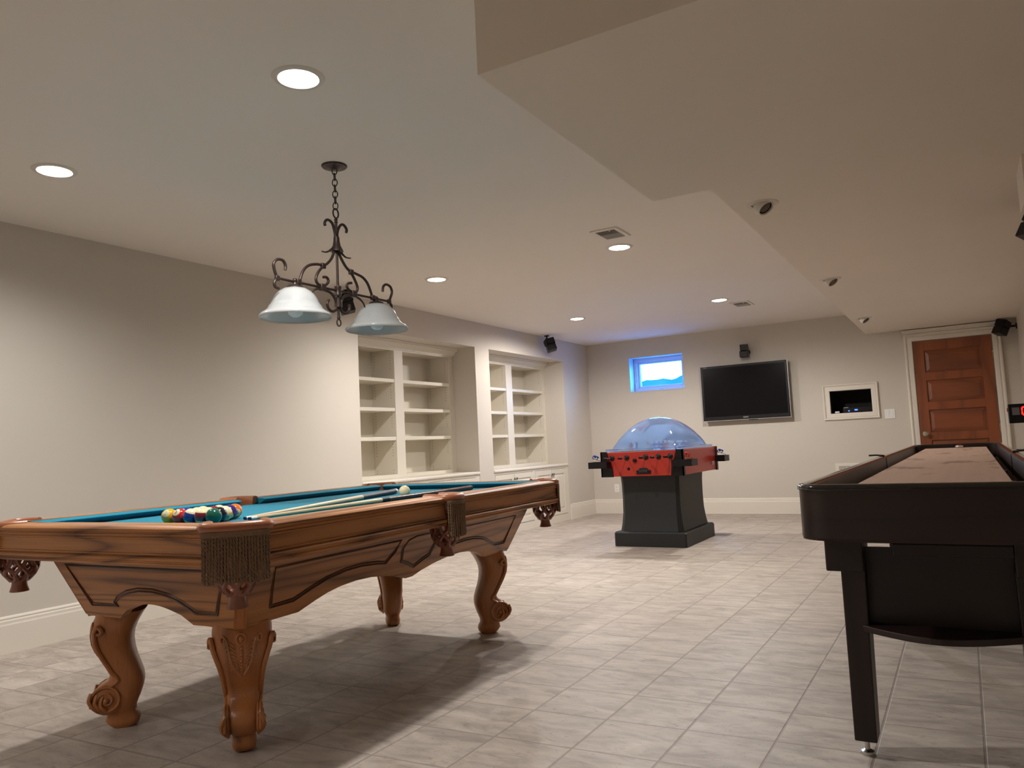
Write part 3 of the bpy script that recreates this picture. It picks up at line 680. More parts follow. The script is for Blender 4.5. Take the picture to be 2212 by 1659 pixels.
R_ = [(0, 0, 1, 'yellow', 0, 'solid yellow ball numbered 1, at the left end of the rack\'s front row', (0.35, -0.8, 0.45)),
      (0, 1, 3, 'red', 0, 'solid red ball numbered 3 beside the yellow ball in the front row', (0.2, -0.75, 0.62)),
      (0, 2, 10, 'blue', 1, 'blue and cream striped ball in the middle of the front row', (-0.9, -0.2, 0.3)),
      (0, 3, 15, 'maroon', 1, 'maroon and cream striped ball between blue stripe and green in the front row', (0.9, 0.3, -0.1)),
      (0, 4, 6, 'green', 0, 'solid dark green ball at the right end of the front row', (0.1, 0.5, -0.8)),
      (1, 0, 2, 'blue', 0, 'solid blue ball peeping out behind the red one', (0.1, 0.8, 0.3)),
      (1, 1, 11, 'red', 1, 'red and cream striped ball behind the blue striped one', (-0.5, 0.8, 0.2)),
      (1, 2, 12, 'purple', 1, 'purple striped ball behind the maroon striped one', (-0.8, 0.8, 0.0)),
      (1, 3, 8, 'black', 0, 'black ball just right of the green ball', (-0.4, 0.8, 0.2)),
      (2, 0, 13, 'orange', 1, 'orange and cream striped ball in the middle of the rack\'s left edge', (0.7, 0.6, 0.2)),
      (2, 1, 7, 'maroon', 0, 'solid maroon ball at the centre of the rack', (0.1, 0.8, 0.2)),
      (2, 2, 9, 'yellow', 1, 'yellow and cream striped ball on the rack\'s right edge', (0.9, -0.25, -0.5)),
      (3, 0, 14, 'green', 1, 'green and cream striped ball in the second-last row', (-0.6, 0.6, 0.3)),
      (3, 1, 4, 'purple', 0, 'solid purple ball between yellow stripe and orange ball', (0.7, -0.6, -0.45)),
      (4, 0, 5, 'orange', 0, 'solid orange ball numbered 5 at the rack\'s far tip', (0.9, -0.3, -0.2))]
for r, i, num, col, stp, lab, aim in R_:
    u, v = rack(r, i); ball(num, col, stp, u, v, lab, aim)
ball(0, 'ivory', 0, 0.114, 0.430, 'plain cream cue ball alone near the right side pocket')

# ------------------------------------------------------------------ cues
def cue(label, p0, p1, segs):
    a, b = PTM @ Vector(p0), PTM @ Vector(p1); d = b - a; L = d.length
    e = thing('pool_cue', label, 'cue', a, 0, 'pool cues lying on the teal cloth')
    e.rotation_euler = d.to_track_quat('Y', 'Z').to_euler()
    for nm, mat, t0, t1, r0, r1 in segs:
        n = 6; pts = [(0, L * (t0 + (t1 - t0) * i / n), 0) for i in range(n + 1)]
        MB().tube(pts, [r0 + (r1 - r0) * i / n for i in range(n + 1)], 14).build(nm, mat, e, smooth=50)
cue('pale maple cue with a black speckled grip, its butt beside the cue ball', (0.184, -0.724, ZBED + 0.0068), (-0.130, 0.686, ZBED + 0.0158),
    [('tip', 'tip', 0, 0.006, 0.0056, 0.0062), ('ferrule', 'whitep', 0.006, 0.026, 0.0062, 0.0064), ('shaft', 'maple', 0.026, 0.70, 0.0064, 0.0125), ('grip', 'wrap', 0.70, 0.985, 0.0127, 0.0152), ('bumper', 'whitep', 0.985, 1.0, 0.0152, 0.0142)])
cue('maple cue with a black collar and long dark reddish-brown butt, nearest the side rail', (0.219, -0.735, ZBED + 0.0068), (0.258, 0.87, ZBED + 0.0152),
    [('tip', 'tip', 0, 0.006, 0.0056, 0.0062), ('ferrule', 'whitep', 0.006, 0.024, 0.0062, 0.0064), ('shaft', 'maple', 0.024, 0.50, 0.0064, 0.0108), ('collar', 'black', 0.50, 0.535, 0.011, 0.0112), ('butt', 'rosew', 0.535, 0.99, 0.0112, 0.0145), ('bumper', 'black', 0.99, 1.0, 0.0145, 0.0135)])

# ------------------------------------------------------------------ chandelier (bar runs along the table)
ch = thing('chandelier', 'bronze scrolled two-light chandelier hanging over the pool table', 'chandelier', (-2.619, 2.824, H), 0)
def V(u, z, x=0.0): return (x, u, z - H)
CUR = dict(
 topL=[(-0.008, 2.101), (-0.011, 2.129), (-0.026, 2.167), (-0.049, 2.179), (-0.069, 2.174), (-0.08, 2.157), (-0.076, 2.144)],
 topR=[(0.005, 2.104), (0.009, 2.134), (0.027, 2.167), (0.048, 2.179), (0.066, 2.172), (0.076, 2.158), (0.072, 2.143)],
 leafL=[(-0.020, 2.050), (-0.031, 2.041), (-0.056, 2.022), (-0.08, 2.012), (-0.105, 2.011)], leafR=[(0.015, 2.048), (0.026, 2.035), (0.05, 2.019), (0.07, 2.013), (0.1, 2.016)],
 armL=[(-0.008, 2.06), (-0.019, 2.029), (-0.037, 1.991), (-0.066, 1.96), (-0.098, 1.937), (-0.13, 1.906), (-0.148, 1.874), (-0.146, 1.853), (-0.126, 1.839), (-0.106, 1.832)],
 brL=[(-0.098, 1.942), (-0.136, 1.941), (-0.182, 1.93), (-0.212, 1.913), (-0.235, 1.887), (-0.251, 1.852), (-0.26, 1.834)],
 armR=[(0.006, 2.06), (0.013, 2.03), (0.032, 1.998), (0.064, 1.963), (0.097, 1.942), (0.125, 1.909), (0.143, 1.876), (0.14, 1.852), (0.117, 1.83)],
 brR=[(0.101, 1.946), (0.139, 1.941), (0.187, 1.931), (0.221, 1.907), (0.242, 1.873), (0.258, 1.838)],
 endL=[(-0.393, 1.83), (-0.408, 1.867), (-0.411, 1.893), (-0.398, 1.911), (-0.378, 1.92), (-0.354, 1.917), (-0.341, 1.898), (-0.343, 1.876)],
 endLl=[(-0.384, 1.829), (-0.403, 1.818), (-0.41, 1.801), (-0.402, 1.787), (-0.384, 1.783)],
 endR=[(0.393, 1.835), (0.414, 1.869), (0.421, 1.895), (0.407, 1.918), (0.374, 1.924), (0.35, 1.909), (0.343, 1.88)],
 endRl=[(0.393, 1.834), (0.414, 1.812), (0.41, 1.792), (0.391, 1.784)],
 smL=[(-0.106, 1.839), (-0.078, 1.852), (-0.065, 1.871), (-0.077, 1.887), (-0.1, 1.884)], smR=[(0.113, 1.839), (0.076, 1.851), (0.066, 1.867), (0.077, 1.882), (0.101, 1.888)],
 lfL=[(-0.114, 1.825), (-0.156, 1.815), (-0.175, 1.798)], loL=[(-0.095, 1.821), (-0.056, 1.816), (-0.029, 1.797), (-0.014, 1.771)],
 loR=[(0.109, 1.829), (0.066, 1.82), (0.036, 1.804), (0.015, 1.775)], lfR=[(0.121, 1.825), (0.159, 1.813), (0.185, 1.796), (0.197, 1.776)],
 boL=[(-0.007, 1.74), (-0.04, 1.723), (-0.067, 1.732), (-0.078, 1.756), (-0.065, 1.778)], boR=[(0.009, 1.745), (0.033, 1.725), (0.062, 1.729), (0.078, 1.749), (0.077, 1.775)])
MB().lathe([(0.002, -0.022), (0.016, -0.020), (0.03, -0.012), (0.060, -0.008), (0.064, -0.003), (0.064, 0.0), (0.002, 0.0)], 28).build('canopy', 'bronze', ch, smooth=40)
m = MB(); zc = 2.455; i = 0
while zc > 2.255:
    el = [(0.0125 * math.cos(k * PI / 8), 0.0, 0.019 * math.sin(k * PI / 8)) for k in range(16)]
    q = Matrix.Translation(V(0, zc - 0.012)) @ Matrix.Rotation((i % 2) * PI / 2 + 0.5, 4, 'Z')
    m.tube([tuple(q @ Vector(p)) for p in el], 0.0028, 6, closed=True); zc -= 0.030; i += 1
m.build('chain', 'bronze', ch, smooth=50)
m = MB().tube([V(0.019 * math.cos(k * PI / 10), 2.225 + 0.024 * math.sin(k * PI / 10)) for k in range(20)], 0.004, 7, closed=True)
m.cyl(V(0, 2.20), V(0, 1.69), 0.0065, 10); m.sphere(V(0, 2.192), 0.010, 10, 6, (1, 1, 0.6)); m.sphere(V(0, 2.180), 0.010, 10, 6, (1, 1, 0.6))
m.build('stem', 'bronze', ch, smooth=50)
m = MB().lathe([(0.002, 2.106), (0.014, 2.105), (0.016, 2.08), (0.020, 2.06), (0.032, 2.036), (0.033, 2.030), (0.002, 2.032)], 16, Matrix.Translation((0, 0, -H))); m.build('collar', 'bronze', ch, smooth=50)
m = MB().lathe([(0.002, 1.856), (0.017, 1.854), (0.018, 1.846), (0.016, 1.84), (0.016, 1.818), (0.018, 1.812), (0.017, 1.806), (0.002, 1.804)], 18, Matrix.Translation((0, 0, -H)))
m.lathe([(0.002, 1.786), (0.019, 1.785), (0.019, 1.748), (0.002, 1.746)], 18, Matrix.Translation((0, 0, -H))); m.build('hub', 'bronze', ch, smooth=40)
MB().cyl(V(-0.395, 1.830), V(0.40, 1.834), 0.0062, 10).build('crossbar', 'bronze', ch, smooth=50)
m = MB().tube([V(0.014 * math.cos(k * PI / 10), 1.672 + 0.017 * math.sin(k * PI / 10)) for k in range(20)], 0.0035, 7, closed=True); m.sphere(V(0, 1.697), 0.009, 10, 6, (1, 1, 0.8)); m.build('finial', 'bronze', ch, smooth=50)
NMS = dict(topL='top_scroll', topR='top_scroll', leafL='leaf', leafR='leaf', armL='arm', armR='arm', brL='branch', brR='branch', endL='end_scroll', endR='end_scroll', endLl='end_curl', endRl='end_curl', smL='scroll', smR='scroll', lfL='leaf', lfR='leaf', loL='brace', loR='brace', boL='bottom_scroll', boR='bottom_scroll')
for k, pts in CUR.items():
    q = smooth_path([V(u, z) for u, z in pts], 5); n = len(q)
    thin = k[:2] in ('le', 'lf')
    MB().tube(q, [0.0066 * (1 - 0.55 * i / n) if thin else 0.0070 for i in range(n)], 8).build(NMS[k], 'bronze', ch, smooth=50)
for u, z, s in ((-0.106, 1.832, 1), (0.115, 1.833, 1), (-0.262, 1.834, 0.8), (0.262, 1.836, 0.8), (-0.098, 1.94, 0.8), (0.10, 1.944, 0.8), (-0.392, 1.83, 0.7), (0.395, 1.834, 0.7)):
    MB().box(-0.011 * s, u - 0.017 * s, z - H - 0.017 * s, 0.011 * s, u + 0.017 * s, z - H + 0.017 * s).build('clamp', 'bronze', ch, bevel=0.004)
SH = [(0.030, 0.134), (0.054, 0.128), (0.076, 0.114), (0.092, 0.096), (0.103, 0.077), (0.109, 0.062), (0.112, 0.055), (0.118, 0.050), (0.123, 0.040), (0.127, 0.032), (0.140, 0.022), (0.156, 0.012), (0.163, 0.004), (0.164, -0.004), (0.160, -0.008)]
for u, zb in ((-0.286, 1.668), (0.288, 1.672)):
    prof = SH + [(r - 0.005, z - 0.003 if z > 0 else z + 0.003) for r, z in SH[::-1][1:]]
    sh = MB().lathe(prof, 48, Matrix.Translation(V(u, zb)), cap=False).build('lamp_shade', 'shade', ch, smooth=60)
    m = MB().lathe([(0.004, 0.158), (0.014, 0.156), (0.016, 0.150), (0.036, 0.142), (0.044, 0.130), (0.045, 0.122), (0.004, 0.122)], 20, Matrix.Translation(V(u, zb))); m.cyl(V(u, zb + 0.15), V(u, 1.835), 0.010, 12); m.sphere(V(u, 1.836), 0.012, 10, 6)
    m.build('lamp_holder', 'bronze', ch, smooth=45)
    MB().lathe([(0.012, 0.12), (0.014, 0.09), (0.03, 0.06), (0.038, 0.035), (0.032, 0.010), (0.016, -0.002), (0.002, -0.004)], 20, Matrix.Translation(V(u, zb))).build('bulb', 'bulbglass', ch, smooth=60)

# ------------------------------------------------------------------ bubble hockey table
HX, HY = -2.69, 7.575
hk = thing('bubble_hockey_table', 'red and black dome hockey table standing on a black flared pedestal', 'arcade game', (HX, HY, 0))
def rr(x, y, z, c): return [(-x + c, -y, z), (x - c, -y, z), (x, -y + c, z), (x, y - c, z), (x - c, y, z), (-x + c, y, z), (-x, y - c, z), (-x, -y + c, z)]
MB().rings([rr(0.365, 0.475, 0.003, 0.016), rr(0.365, 0.475, 0.128, 0.016), rr(0.352, 0.462, 0.142, 0.016), rr(0.318, 0.42, 0.146, 0.016)]).build('plinth', 'blackm', hk, smooth=25)
MB().rings([rr(0.322, 0.432, 0.144, 0.045), rr(0.308, 0.418, 0.22, 0.04), rr(0.297, 0.406, 0.32, 0.035), rr(0.293, 0.402, 0.45, 0.03), rr(0.296, 0.402, 0.60, 0.03), rr(0.302, 0.408, 0.69, 0.03)]).build('pedestal', 'blackm', hk, smooth=25)
KX, KY, K0, K1 = 0.405, 0.57, 0.685, 0.922
MB().box(-KX, -KY, K0, KX, KY, K1).build('cabinet', 'red', hk, smooth=0, bevel=0.004)
for sx in (-1, 1):
    for sy in (-1, 1):
        fn = lambda a, b, h: (sx * (KX + 0.012 - a), sy * (KY + 0.012 - h), b)
        m = MB()
        pol = [(0, K0 - 0.004), (0.125, K0 - 0.004), (0.118, 0.76), (0.110, 0.80), (0.085, 0.85), (0.065, K1 + 0.006), (0, K1 + 0.006)]
        m.prism(pol, 0.0, 0.013, fn)
        fn2 = lambda a, b, h: (sx * (KX + 0.012 - h), sy * (KY + 0.012 - a), b)
        m.prism([(0, K0 - 0.004), (0.055, K0 - 0.004), (0.05, 0.80), (0.035, K1 + 0.006), (0, K1 + 0.006)], 0.0, 0.013, fn2)
        m.build('corner_guard', 'black', hk, smooth=0)
def tray(sx, sy):
    m = MB(); x0, x1, y0, y1, z0, z1 = KX - 0.10, KX + 0.115, KY - 0.10, KY + 0.085, 0.770, 0.832
    q = [(x0, KY + 0.013), (x0 + 0.02, y1), (x1, y1), (x1, y0), (KX + 0.013, y0), (KX + 0.013, KY + 0.013)]
    m.prism([(sx * a, sy * b) for a, b in q], z0, z1 - 0.008)
    e = [(x0, KY + 0.013), (x0 + 0.02, y1), (x1, y1), (x1, y0), (KX + 0.013, y0)]
    for (a, b), (c, d) in zip(e, e[1:]):
        w = Vector((c - a, d - b, 0)).normalized(); n = Vector((w.y, -w.x, 0)) * (-0.006)
        pl = [(a, b), (c, d), (c - n.x, d - n.y), (a - n.x, b - n.y)]
        m.prism([(sx * p, sy * q2) for p, q2 in pl], z1 - 0.008, z1)
    m.build('corner_tray', 'black', hk, smooth=0)
for a, b in ((-1, -1), (1, -1), (1, 1), (-1, 1)): tray(a, b)
for x, ex in ((-0.299, 0.14), (-0.146, 0.13), (0.048, 0.09), (0.175, 0.13), (0.291, 0.10)):
    x -= 0.0; z = 0.864
    f = -KY - 0.001
    rd = MB().cyl((x, f + 0.01, z), (x, f - ex, z), 0.006, 10).build('rod', 'chrome', hk, smooth=40)
    MB().cyl((x, f - ex + 0.05 - 0.06, z), (x, f - ex - 0.075, z), 0.0125, 14, 0.0105).build('handle', 'black', rd, smooth=40)
    MB().lathe([(0.004, 0.0), (0.026, 0.0), (0.026, 0.008), (0.018, 0.014), (0.004, 0.014)], 20, Matrix.Translation((x, f + 0.001, z)) @ rx).build('bushing', 'black', hk, smooth=40)
    z2 = 0.864; b_ = KY + 0.001
    MB().cyl((x, b_ - 0.01, z2), (x, b_ + 0.12, z2), 0.006, 8).build('rod', 'chrome', hk, smooth=40)
MB().lathe([(0.003, 0), (0.018, 0), (0.018, 0.02), (0.014, 0.028), (0.003, 0.03)], 16, Matrix.Translation((-0.063, -KY, 0.835)) @ rx).build('puck_button', 'black', hk, smooth=40)
MB().lathe([(0.003, 0), (0.016, 0), (0.014, 0.006), (0.003, 0.007)], 16, Matrix.Translation((-0.133, -KY, 0.757)) @ rx).build('lock', 'black', hk, smooth=40)
m = MB().prism([(-0.072, 0.705), (0.072, 0.705), (0.072, 0.742), (0.048, 0.742), (0.042, 0.756), (0.030, 0.762), (-0.030, 0.762), (-0.042, 0.756), (-0.048, 0.742), (-0.072, 0.742)], -KY - 0.012, -KY, lambda a, b, h: (a + 0.02, h, b))
m.build('coin_door', 'black', hk, bevel=0.004)
MB().box(-0.025, -KY - 0.022, 0.716, 0.065, -KY - 0.010, 0.748).build('coin_flap', 'blackm', hk, bevel=0.006)
m = MB()
for q, r in ((-0.035, 0.008), (-0.01, 0.011), (0.018, 0.010), (0.04, 0.007)): m.box(KX + 0.0, 0.40 + q, 0.742, KX + 0.012, 0.40 + q + r, 0.775)
m.build('latch', 'chrome', hk, bevel=0.002)
MB().rings([rr(0.385, 0.55, K1, 0.02), rr(0.385, 0.55, K1 + 0.006, 0.02)]).build('rink_surface', 'ice', hk, smooth=0)
m = MB()
def se(rx_, ry_, z, n=56, e=3.4):
    out = []
    for j in range(n):
        a = 2 * PI * j / n; c, s = math.cos(a), math.sin(a)
        out.append((rx_ * math.copysign(abs(c) ** (2 / e), c), ry_ * math.copysign(abs(s) ** (2 / e), s), z))
    return out
dm = [(0.398, 0.562, K1 + 0.008, 14), (0.398, 0.562, K1 + 0.030, 14), (0.390, 0.555, K1 + 0.032, 7), (0.386, 0.55, K1 + 0.034, 4.2)]
for k in range(1, 13):
    t = k / 12 * PI / 2; dm.append((0.386 * math.cos(t) * (1 - 0.15 * math.sin(2 * t)) + 0.001, 0.55 * math.cos(t) * (1 - 0.15 * math.sin(2 * t)) + 0.001, K1 + 0.034 + 0.298 * math.sin(t), 4.2 - 2.1 * k / 12))
m.rings([se(a, b, z, 56, e) for a, b, z, e in dm], cap=False)
dmo = m.build('dome', 'dome', hk, smooth=60)
MB().sphere((0, 0, K1 + 0.337), 0.008, 8, 6).build('dome_cap', 'whitep', hk)
MB().box(-0.085, -0.07, 1.180, 0.085, 0.07, 1.236).build('scoreboard', 'darkbox', hk, bevel=0.004)
for s in (-1, 1):
    m = MB().box(-0.065, -0.03, K1 + 0.006, 0.065, 0.03, K1 + 0.062); m.build('goal', 'ice', hk, bevel=0.006).location = (0, s * 0.45, 0)
def figure(m, c, rz, lean=0.0, s=1.0):
    q = Matrix.Translation(c) @ Matrix.Rotation(rz, 4, 'Z') @ Matrix.Rotation(lean, 4, 'X') @ Matrix.Scale(s, 4)
    P = lambda *p: tuple(q @ Vector(p))
    m.tube([P(-0.014, 0, 0), P(-0.012, 0.002, 0.018), P(-0.006, 0, 0.034)], [0.005, 0.0055, 0.006], 7)
    m.tube([P(0.014, 0, 0), P(0.012, 0.002, 0.018), P(0.006, 0, 0.034)], [0.005, 0.0055, 0.006], 7)
    m.tube([P(0, 0, 0.030), P(0, 0, 0.045), P(0, 0, 0.058)], [0.009, 0.013, 0.008], 9)
    m.tube([P(-0.012, 0, 0.055), P(-0.022, -0.010, 0.044), P(-0.016, -0.022, 0.036)], 0.0045, 6); m.tube([P(0.012, 0, 0.055), P(0.022, -0.012, 0.044), P(0.012, -0.024, 0.034)], 0.0045, 6)
    m.sphere(P(0, -0.001, 0.069), 0.0085 * s, 10, 7)
    m.tube([P(-0.018, -0.018, 0.044), P(0.010, -0.026, 0.032), P(0.034, -0.034, 0.004), P(0.046, -0.044, 0.002)], 0.0025, 5)
    m.tube([P(-0.020, -0.006, 0.0), P(-0.008, -0.006, 0.0)], 0.0035, 5); m.tube([P(0.008, -0.006, 0.0), P(0.020, -0.006, 0.0)], 0.0035, 5)
for i, (x, y, c) in enumerate([(-0.16, -0.40, 'redfig'), (0.15, -0.34, 'redfig'), (-0.20, -0.15, 'bluefig'), (0.0, -0.18, 'bluefig'), (0.2, -0.12, 'redfig'), (0.17, -0.42, 'bluefig'),
                               (-0.2, 0.16, 'redfig'), (0.0, 0.2, 'redfig'), (0.2, 0.14, 'bluefig'), (-0.15, 0.38, 'bluefig'), (0.16, 0.40, 'bluefig'), (0.25, -0.28, 'bluefig')]):
    m = MB(); figure(m, (x, y, K1 + 0.008), i * 1.3, 0, 1.05); m.build('player_figure', c, hk, smooth=50)
def toy(label, x, y, col, seed, poses):
    e = thing('hockey_figure', label, 'toy figure', (HX + x, HY + y, 0.8255), 0, 'loose hockey figures on the corner trays')
    m = MB()
    for dx, dy, rz, ln, s in poses:
        mm = MB(); figure(mm, (0, 0, 0), 0, 0, s)
        q = Matrix.Translation((dx, dy, 0.016)) @ Matrix.Rotation(rz, 4, 'Z') @ Matrix.Rotation(ln, 4, 'X')
        m.add([tuple(q @ Vector(p)) for p in mm.v], mm.f)
    zmin = min(p[2] for p in m.v); m.v = [(p[0], p[1], p[2] - zmin) for p in m.v]
    m.build('body', col, e, smooth=50)
toy('blue hockey player figure lying on the left front tray of the dome table', -0.484, -0.52, 'bluefig', 1, [(0, 0, 0.1, 1.4, 1.2)])
toy('red hockey player figure lying on the right front tray of the dome table', 0.450, -0.52, 'redfig', 2, [(0, 0, 0.0, 1.4, 1.2)])
toy('blue hockey player figure lying on the right rear tray of the dome table', 0.450, 0.62, 'bluefig', 3, [(0, 0, 0.0, 1.4, 1.2)])

# ------------------------------------------------------------------ shuffleboard table
sx0, sy0, sy1, shw = -0.108, 2.30, 7.53, 0.323
sb_ = thing('shuffleboard_table', 'long dark mahogany shuffleboard table with a pale waxed playing board', 'shuffleboard table', (sx0, sy0, 0), -0.0066)
SL = sy1 - sy0
def rrect(hw, y0, y1, r, n=8):
    out = []
    for cx, cy, a0 in ((hw - r, y0 + r, -PI / 2), (hw - r, y1 - r, 0), (-hw + r, y1 - r, PI / 2), (-hw + r, y0 + r, PI)):
        for i in range(n + 1): a = a0 + PI / 2 * i / n; out.append((cx + r * math.cos(a), cy + r * math.sin(a)))
    return out
o_ = rrect(shw, 0, SL, 0.085); i_ = rrect(shw - 0.03, 0.03, SL - 0.03, 0.055)
ZR, ZC = 0.862, 0.722
MB().rings([[(x, y, ZC) for x, y in o_], [(x, y, ZR) for x, y in o_], [(x, y, ZR) for x, y in i_], [(x, y, ZC + 0.03) for x, y in i_]], cap=False).build('cradle', 'dwood_x', sb_, smooth=35)
MB().prism(rrect(shw - 0.002, 0.002, SL - 0.002, 0.083), ZC - 0.006, ZC + 0.03).build('gutter', 'gutter', sb_, smooth=0)
mid = rrect(shw - 0.012, 0.012, SL - 0.012, 0.073)
m = MB(); sec = [(0.017, -0.006), (0.017, 0.003), (0.012, 0.009), (0.0, 0.0105), (-0.012, 0.009), (-0.017, 0.003), (-0.017, -0.006)]
rs = []
for k, (x, y) in enumerate(mid):
    px, py = mid[k - 1]; qx, qy = mid[(k + 1) % len(mid)]; t = Vector((qx - px, qy - py, 0)).normalized(); n = Vector((t.y, -t.x, 0))
    rs.append([(x + n.x * a, y + n.y * a, ZR + b) for a, b in sec])
m.rings(rs, loop=True).build('rim_cap', 'rim', sb_, smooth=50)
MB().box(-0.222, 0.14, 0.775, 0.222, SL - 0.13, 0.840).build('playfield', 'play', sb_, smooth=0, bevel=0.004)
for x, s in ((-1, -1), (1, 1)):
    MB().box(min(x * (shw - 0.034), x * (shw - 0.031)), 2.43, ZC + 0.03, max(x * (shw - 0.034), x * (shw - 0.031)), 2.436, ZR - 0.002).build('joint', 'rim', sb_, smooth=0)
    m = MB().tube([(x * (shw - 0.02), 2.43, ZR + 0.012), (x * (shw + 0.02), 2.43, ZR + 0.016), (x * (shw + 0.055), 2.42, ZR + 0.015)], 0.005, 6); m.box(x * (shw - 0.015) - 0.012, 2.40, ZR + 0.008, x * (shw - 0.015) + 0.012, 2.46, ZR + 0.016)
    m.build('clip', 'rim', sb_, bevel=0.001)
# beams and supports
for x in (-0.16, 0.16): MB().box(x - 0.04, 0.5, 0.668, x + 0.04, SL - 0.3, ZC - 0.007).build('beam', 'dwood_y', sb_, smooth=0, bevel=0.004)
MB().box(-0.205, 0.34, 0.668, 0.20, 0.40, ZC - 0.007).box(-0.115, 0.35, 0.63, 0.20, 0.39, 0.668).build('cross_beam', 'dwood_x', sb_, smooth=0, bevel=0.004)
ys = [0.40, 1.99, 3.58, SL - 0.42]
for k, y in enumerate(ys):
    for s in (-1, 1):
        xo = 0.27
        lg = MB().rings([[(s * (xo - 0.065), y - 0.03, 0.05), (s * xo, y - 0.03, 0.05), (s * xo, y + 0.06, 0.05), (s * (xo - 0.065), y + 0.06, 0.05)],
                         [(s * (xo - 0.072), y - 0.035, 0.60), (s * xo, y - 0.035, 0.60), (s * xo, y + 0.07, 0.60), (s * (xo - 0.072), y + 0.07, 0.60)]]).build('leg', 'dwood_z', sb_, smooth=0, bevel=0.004)
        m = MB().cyl((s * (xo - 0.03), y + 0.015, 0.012), (s * (xo - 0.03), y + 0.015, 0.055), 0.008, 10); m.lathe([(0.003, 0.016), (0.010, 0.015), (0.020, 0.010), (0.021, 0.001), (0.003, 0.001)], 18, Matrix.Translation((s * (xo - 0.03), y + 0.015, 0)))
        m.build('leveler', 'chrome', lg, smooth=40)
        m = MB().box(-0.312 if s < 0 else 0.20, y - 0.045, 0.575, -0.20 if s < 0 else 0.312, y + 0.10, 0.678); m.box(-0.3225 if s < 0 else 0.19, y - 0.06, 0.678, -0.19 if s < 0 else 0.3225, y + 0.12, ZC - 0.007)
        br = m.build('bracket', 'dwood_z', sb_, smooth=0, bevel=0.005)
        if k == 0 and s < 0: MB().sphere((-0.198, y - 0.05, 0.672), 0.006, 8, 6).build('bolt', 'chrome', br)
    if k in (0, 3):
        MB().box(-0.208, y + 0.012, 0.395, 0.208, y + 0.03, 0.646).build('end_panel', 'dwood_x', sb_, smooth=0)
        n = 16; bow = [(-0.218, y + 0.03)] + [(-0.218 + 0.436 * i / n, y - 0.035 - 0.105 * math.sin(PI * i / n)) for i in range(n + 1)] + [(0.218, y + 0.03)]
        MB().prism(bow, 0.390, 0.410).build('shelf', 'dwood_x', sb_, smooth=0, bevel=0.003)
# scoring unit on a post over the table's right rim
su = thing('scoring_unit', 'black electronic scoring box with a red lit zero above the shuffleboard table', 'scoreboard', (0.262, 4.90, 0.8755))
MB().box(-0.05, -0.035, 0.143, 0.25, 0.035, 0.245).build('case', 'black', su, smooth=0, bevel=0.004)
m = MB().cyl((0.045, 0, 0.004), (0.045, 0, 0.143), 0.012, 12); m.box(-0.03, -0.02, -0.0025, 0.06, 0.02, 0.004); m.build('post', 'black', su, bevel=0.001)
MB().box(-0.034, -0.037, 0.186, 0.0, -0.035, 0.226).build('label_plate', 'greybox', su, smooth=0)
def seg7(m, cx, cz, w, h, t, y):
    a = w / 2; g = 0.0015
    for x0, x1, z0, z1 in ((-a + g, a - g, h / 2 - t / 2, h / 2 + t / 2), (-a + g, a - g, -h / 2 - t / 2, -h / 2 + t / 2)): m.box(cx + x0, y, cz + z0, cx + x1, y + 0.002, cz + z1)
    for x in (-a, a):
        for z0, z1 in ((g, h / 2 - g), (-h / 2 + g, -g)): m.box(cx + x - t / 2, y, cz + z0, cx + x + t / 2, y + 0.002, cz + z1)
m = MB(); seg7(m, 0.022, 0.206, 0.022, 0.040, 0.008, -0.0375); m.build('digit', 'led_red', su, smooth=0)
m = MB().lathe([(0.003, 0), (0.012, 0), (0.010, 0.006), (0.003, 0.007)], 14, Matrix.Translation((0.045, -0.035, 0.165)) @ rx); m.build('button', 'yellow', su, smooth=40)
MB().box(-0.055, -0.01, 0.205, -0.05, 0.01, 0.225).build('side_button', 'redfig', su, bevel=0.001)
# pucks
pk0 = thing('shuffleboard_puck', 'steel puck with a red cap on the far end of the pale playing board', 'puck', (-0.045, 7.30, 0.8403), 0, 'shuffleboard pucks')
def puck(e, cap):
    MB().lathe([(0.003, 0.0), (0.026, 0.0), (0.029, 0.004), (0.029, 0.014), (0.026, 0.018), (0.003, 0.018)], 24).build('puck_body', 'chrome', e, smooth=40)
    MB().lathe([(0.003, 0.018), (0.019, 0.018), (0.017, 0.023), (0.003, 0.024)], 20).build('cap', cap, e, smooth=40)
puck(pk0, 'redfig')
for lab, x, y, cap in (('black capped puck lying in the right gutter of the shuffleboard table', 0.152, 4.9, 'black'), ('blue capped puck lying nearest in the right gutter of the shuffleboard table', 0.155, 3.9, 'bluefig')):
    e = thing('shuffleboard_puck', lab, 'puck', (x, y, ZC + 0.0305), 0, 'shuffleboard pucks'); puck(e, cap)

# ------------------------------------------------------------------ wall things
tv = thing('television', 'large black flat screen television mounted on the back wall', 'television', (-2.448, YB, 1.608))
TW, THt = 0.563, 0.365
MB().box(-TW, -0.115, -THt, TW, -0.045, THt).build('housing', 'black', tv, smooth=0, bevel=0.006)
m = MB(); fr = 0.006
for x0, z0, x1, z1 in ((-TW - fr, -THt - fr, TW + fr, -THt), (-TW - fr, THt, TW + fr, THt + 0.002), (-TW - fr + 0.003, -THt, -TW, THt), (TW, -THt, TW + fr, THt)): m.box(x0, -0.117, z0, x1, -0.09, z1)
m.build('frame', 'silver', tv, smooth=0)
MB().box(-TW + 0.028, -0.1175, -THt + 0.05, TW - 0.028, -0.115, THt - 0.028).build('screen', 'gloss', tv, smooth=0)
MB().box(-0.3, -0.045, -0.2, 0.3, 0.0, 0.2).build('wall_mount', 'black', tv, smooth=0)
MB().box(0.03, -0.10, -THt - 0.016, 0.14, -0.06, -THt - 0.006).build('speaker_grille', 'black', tv, smooth=0)
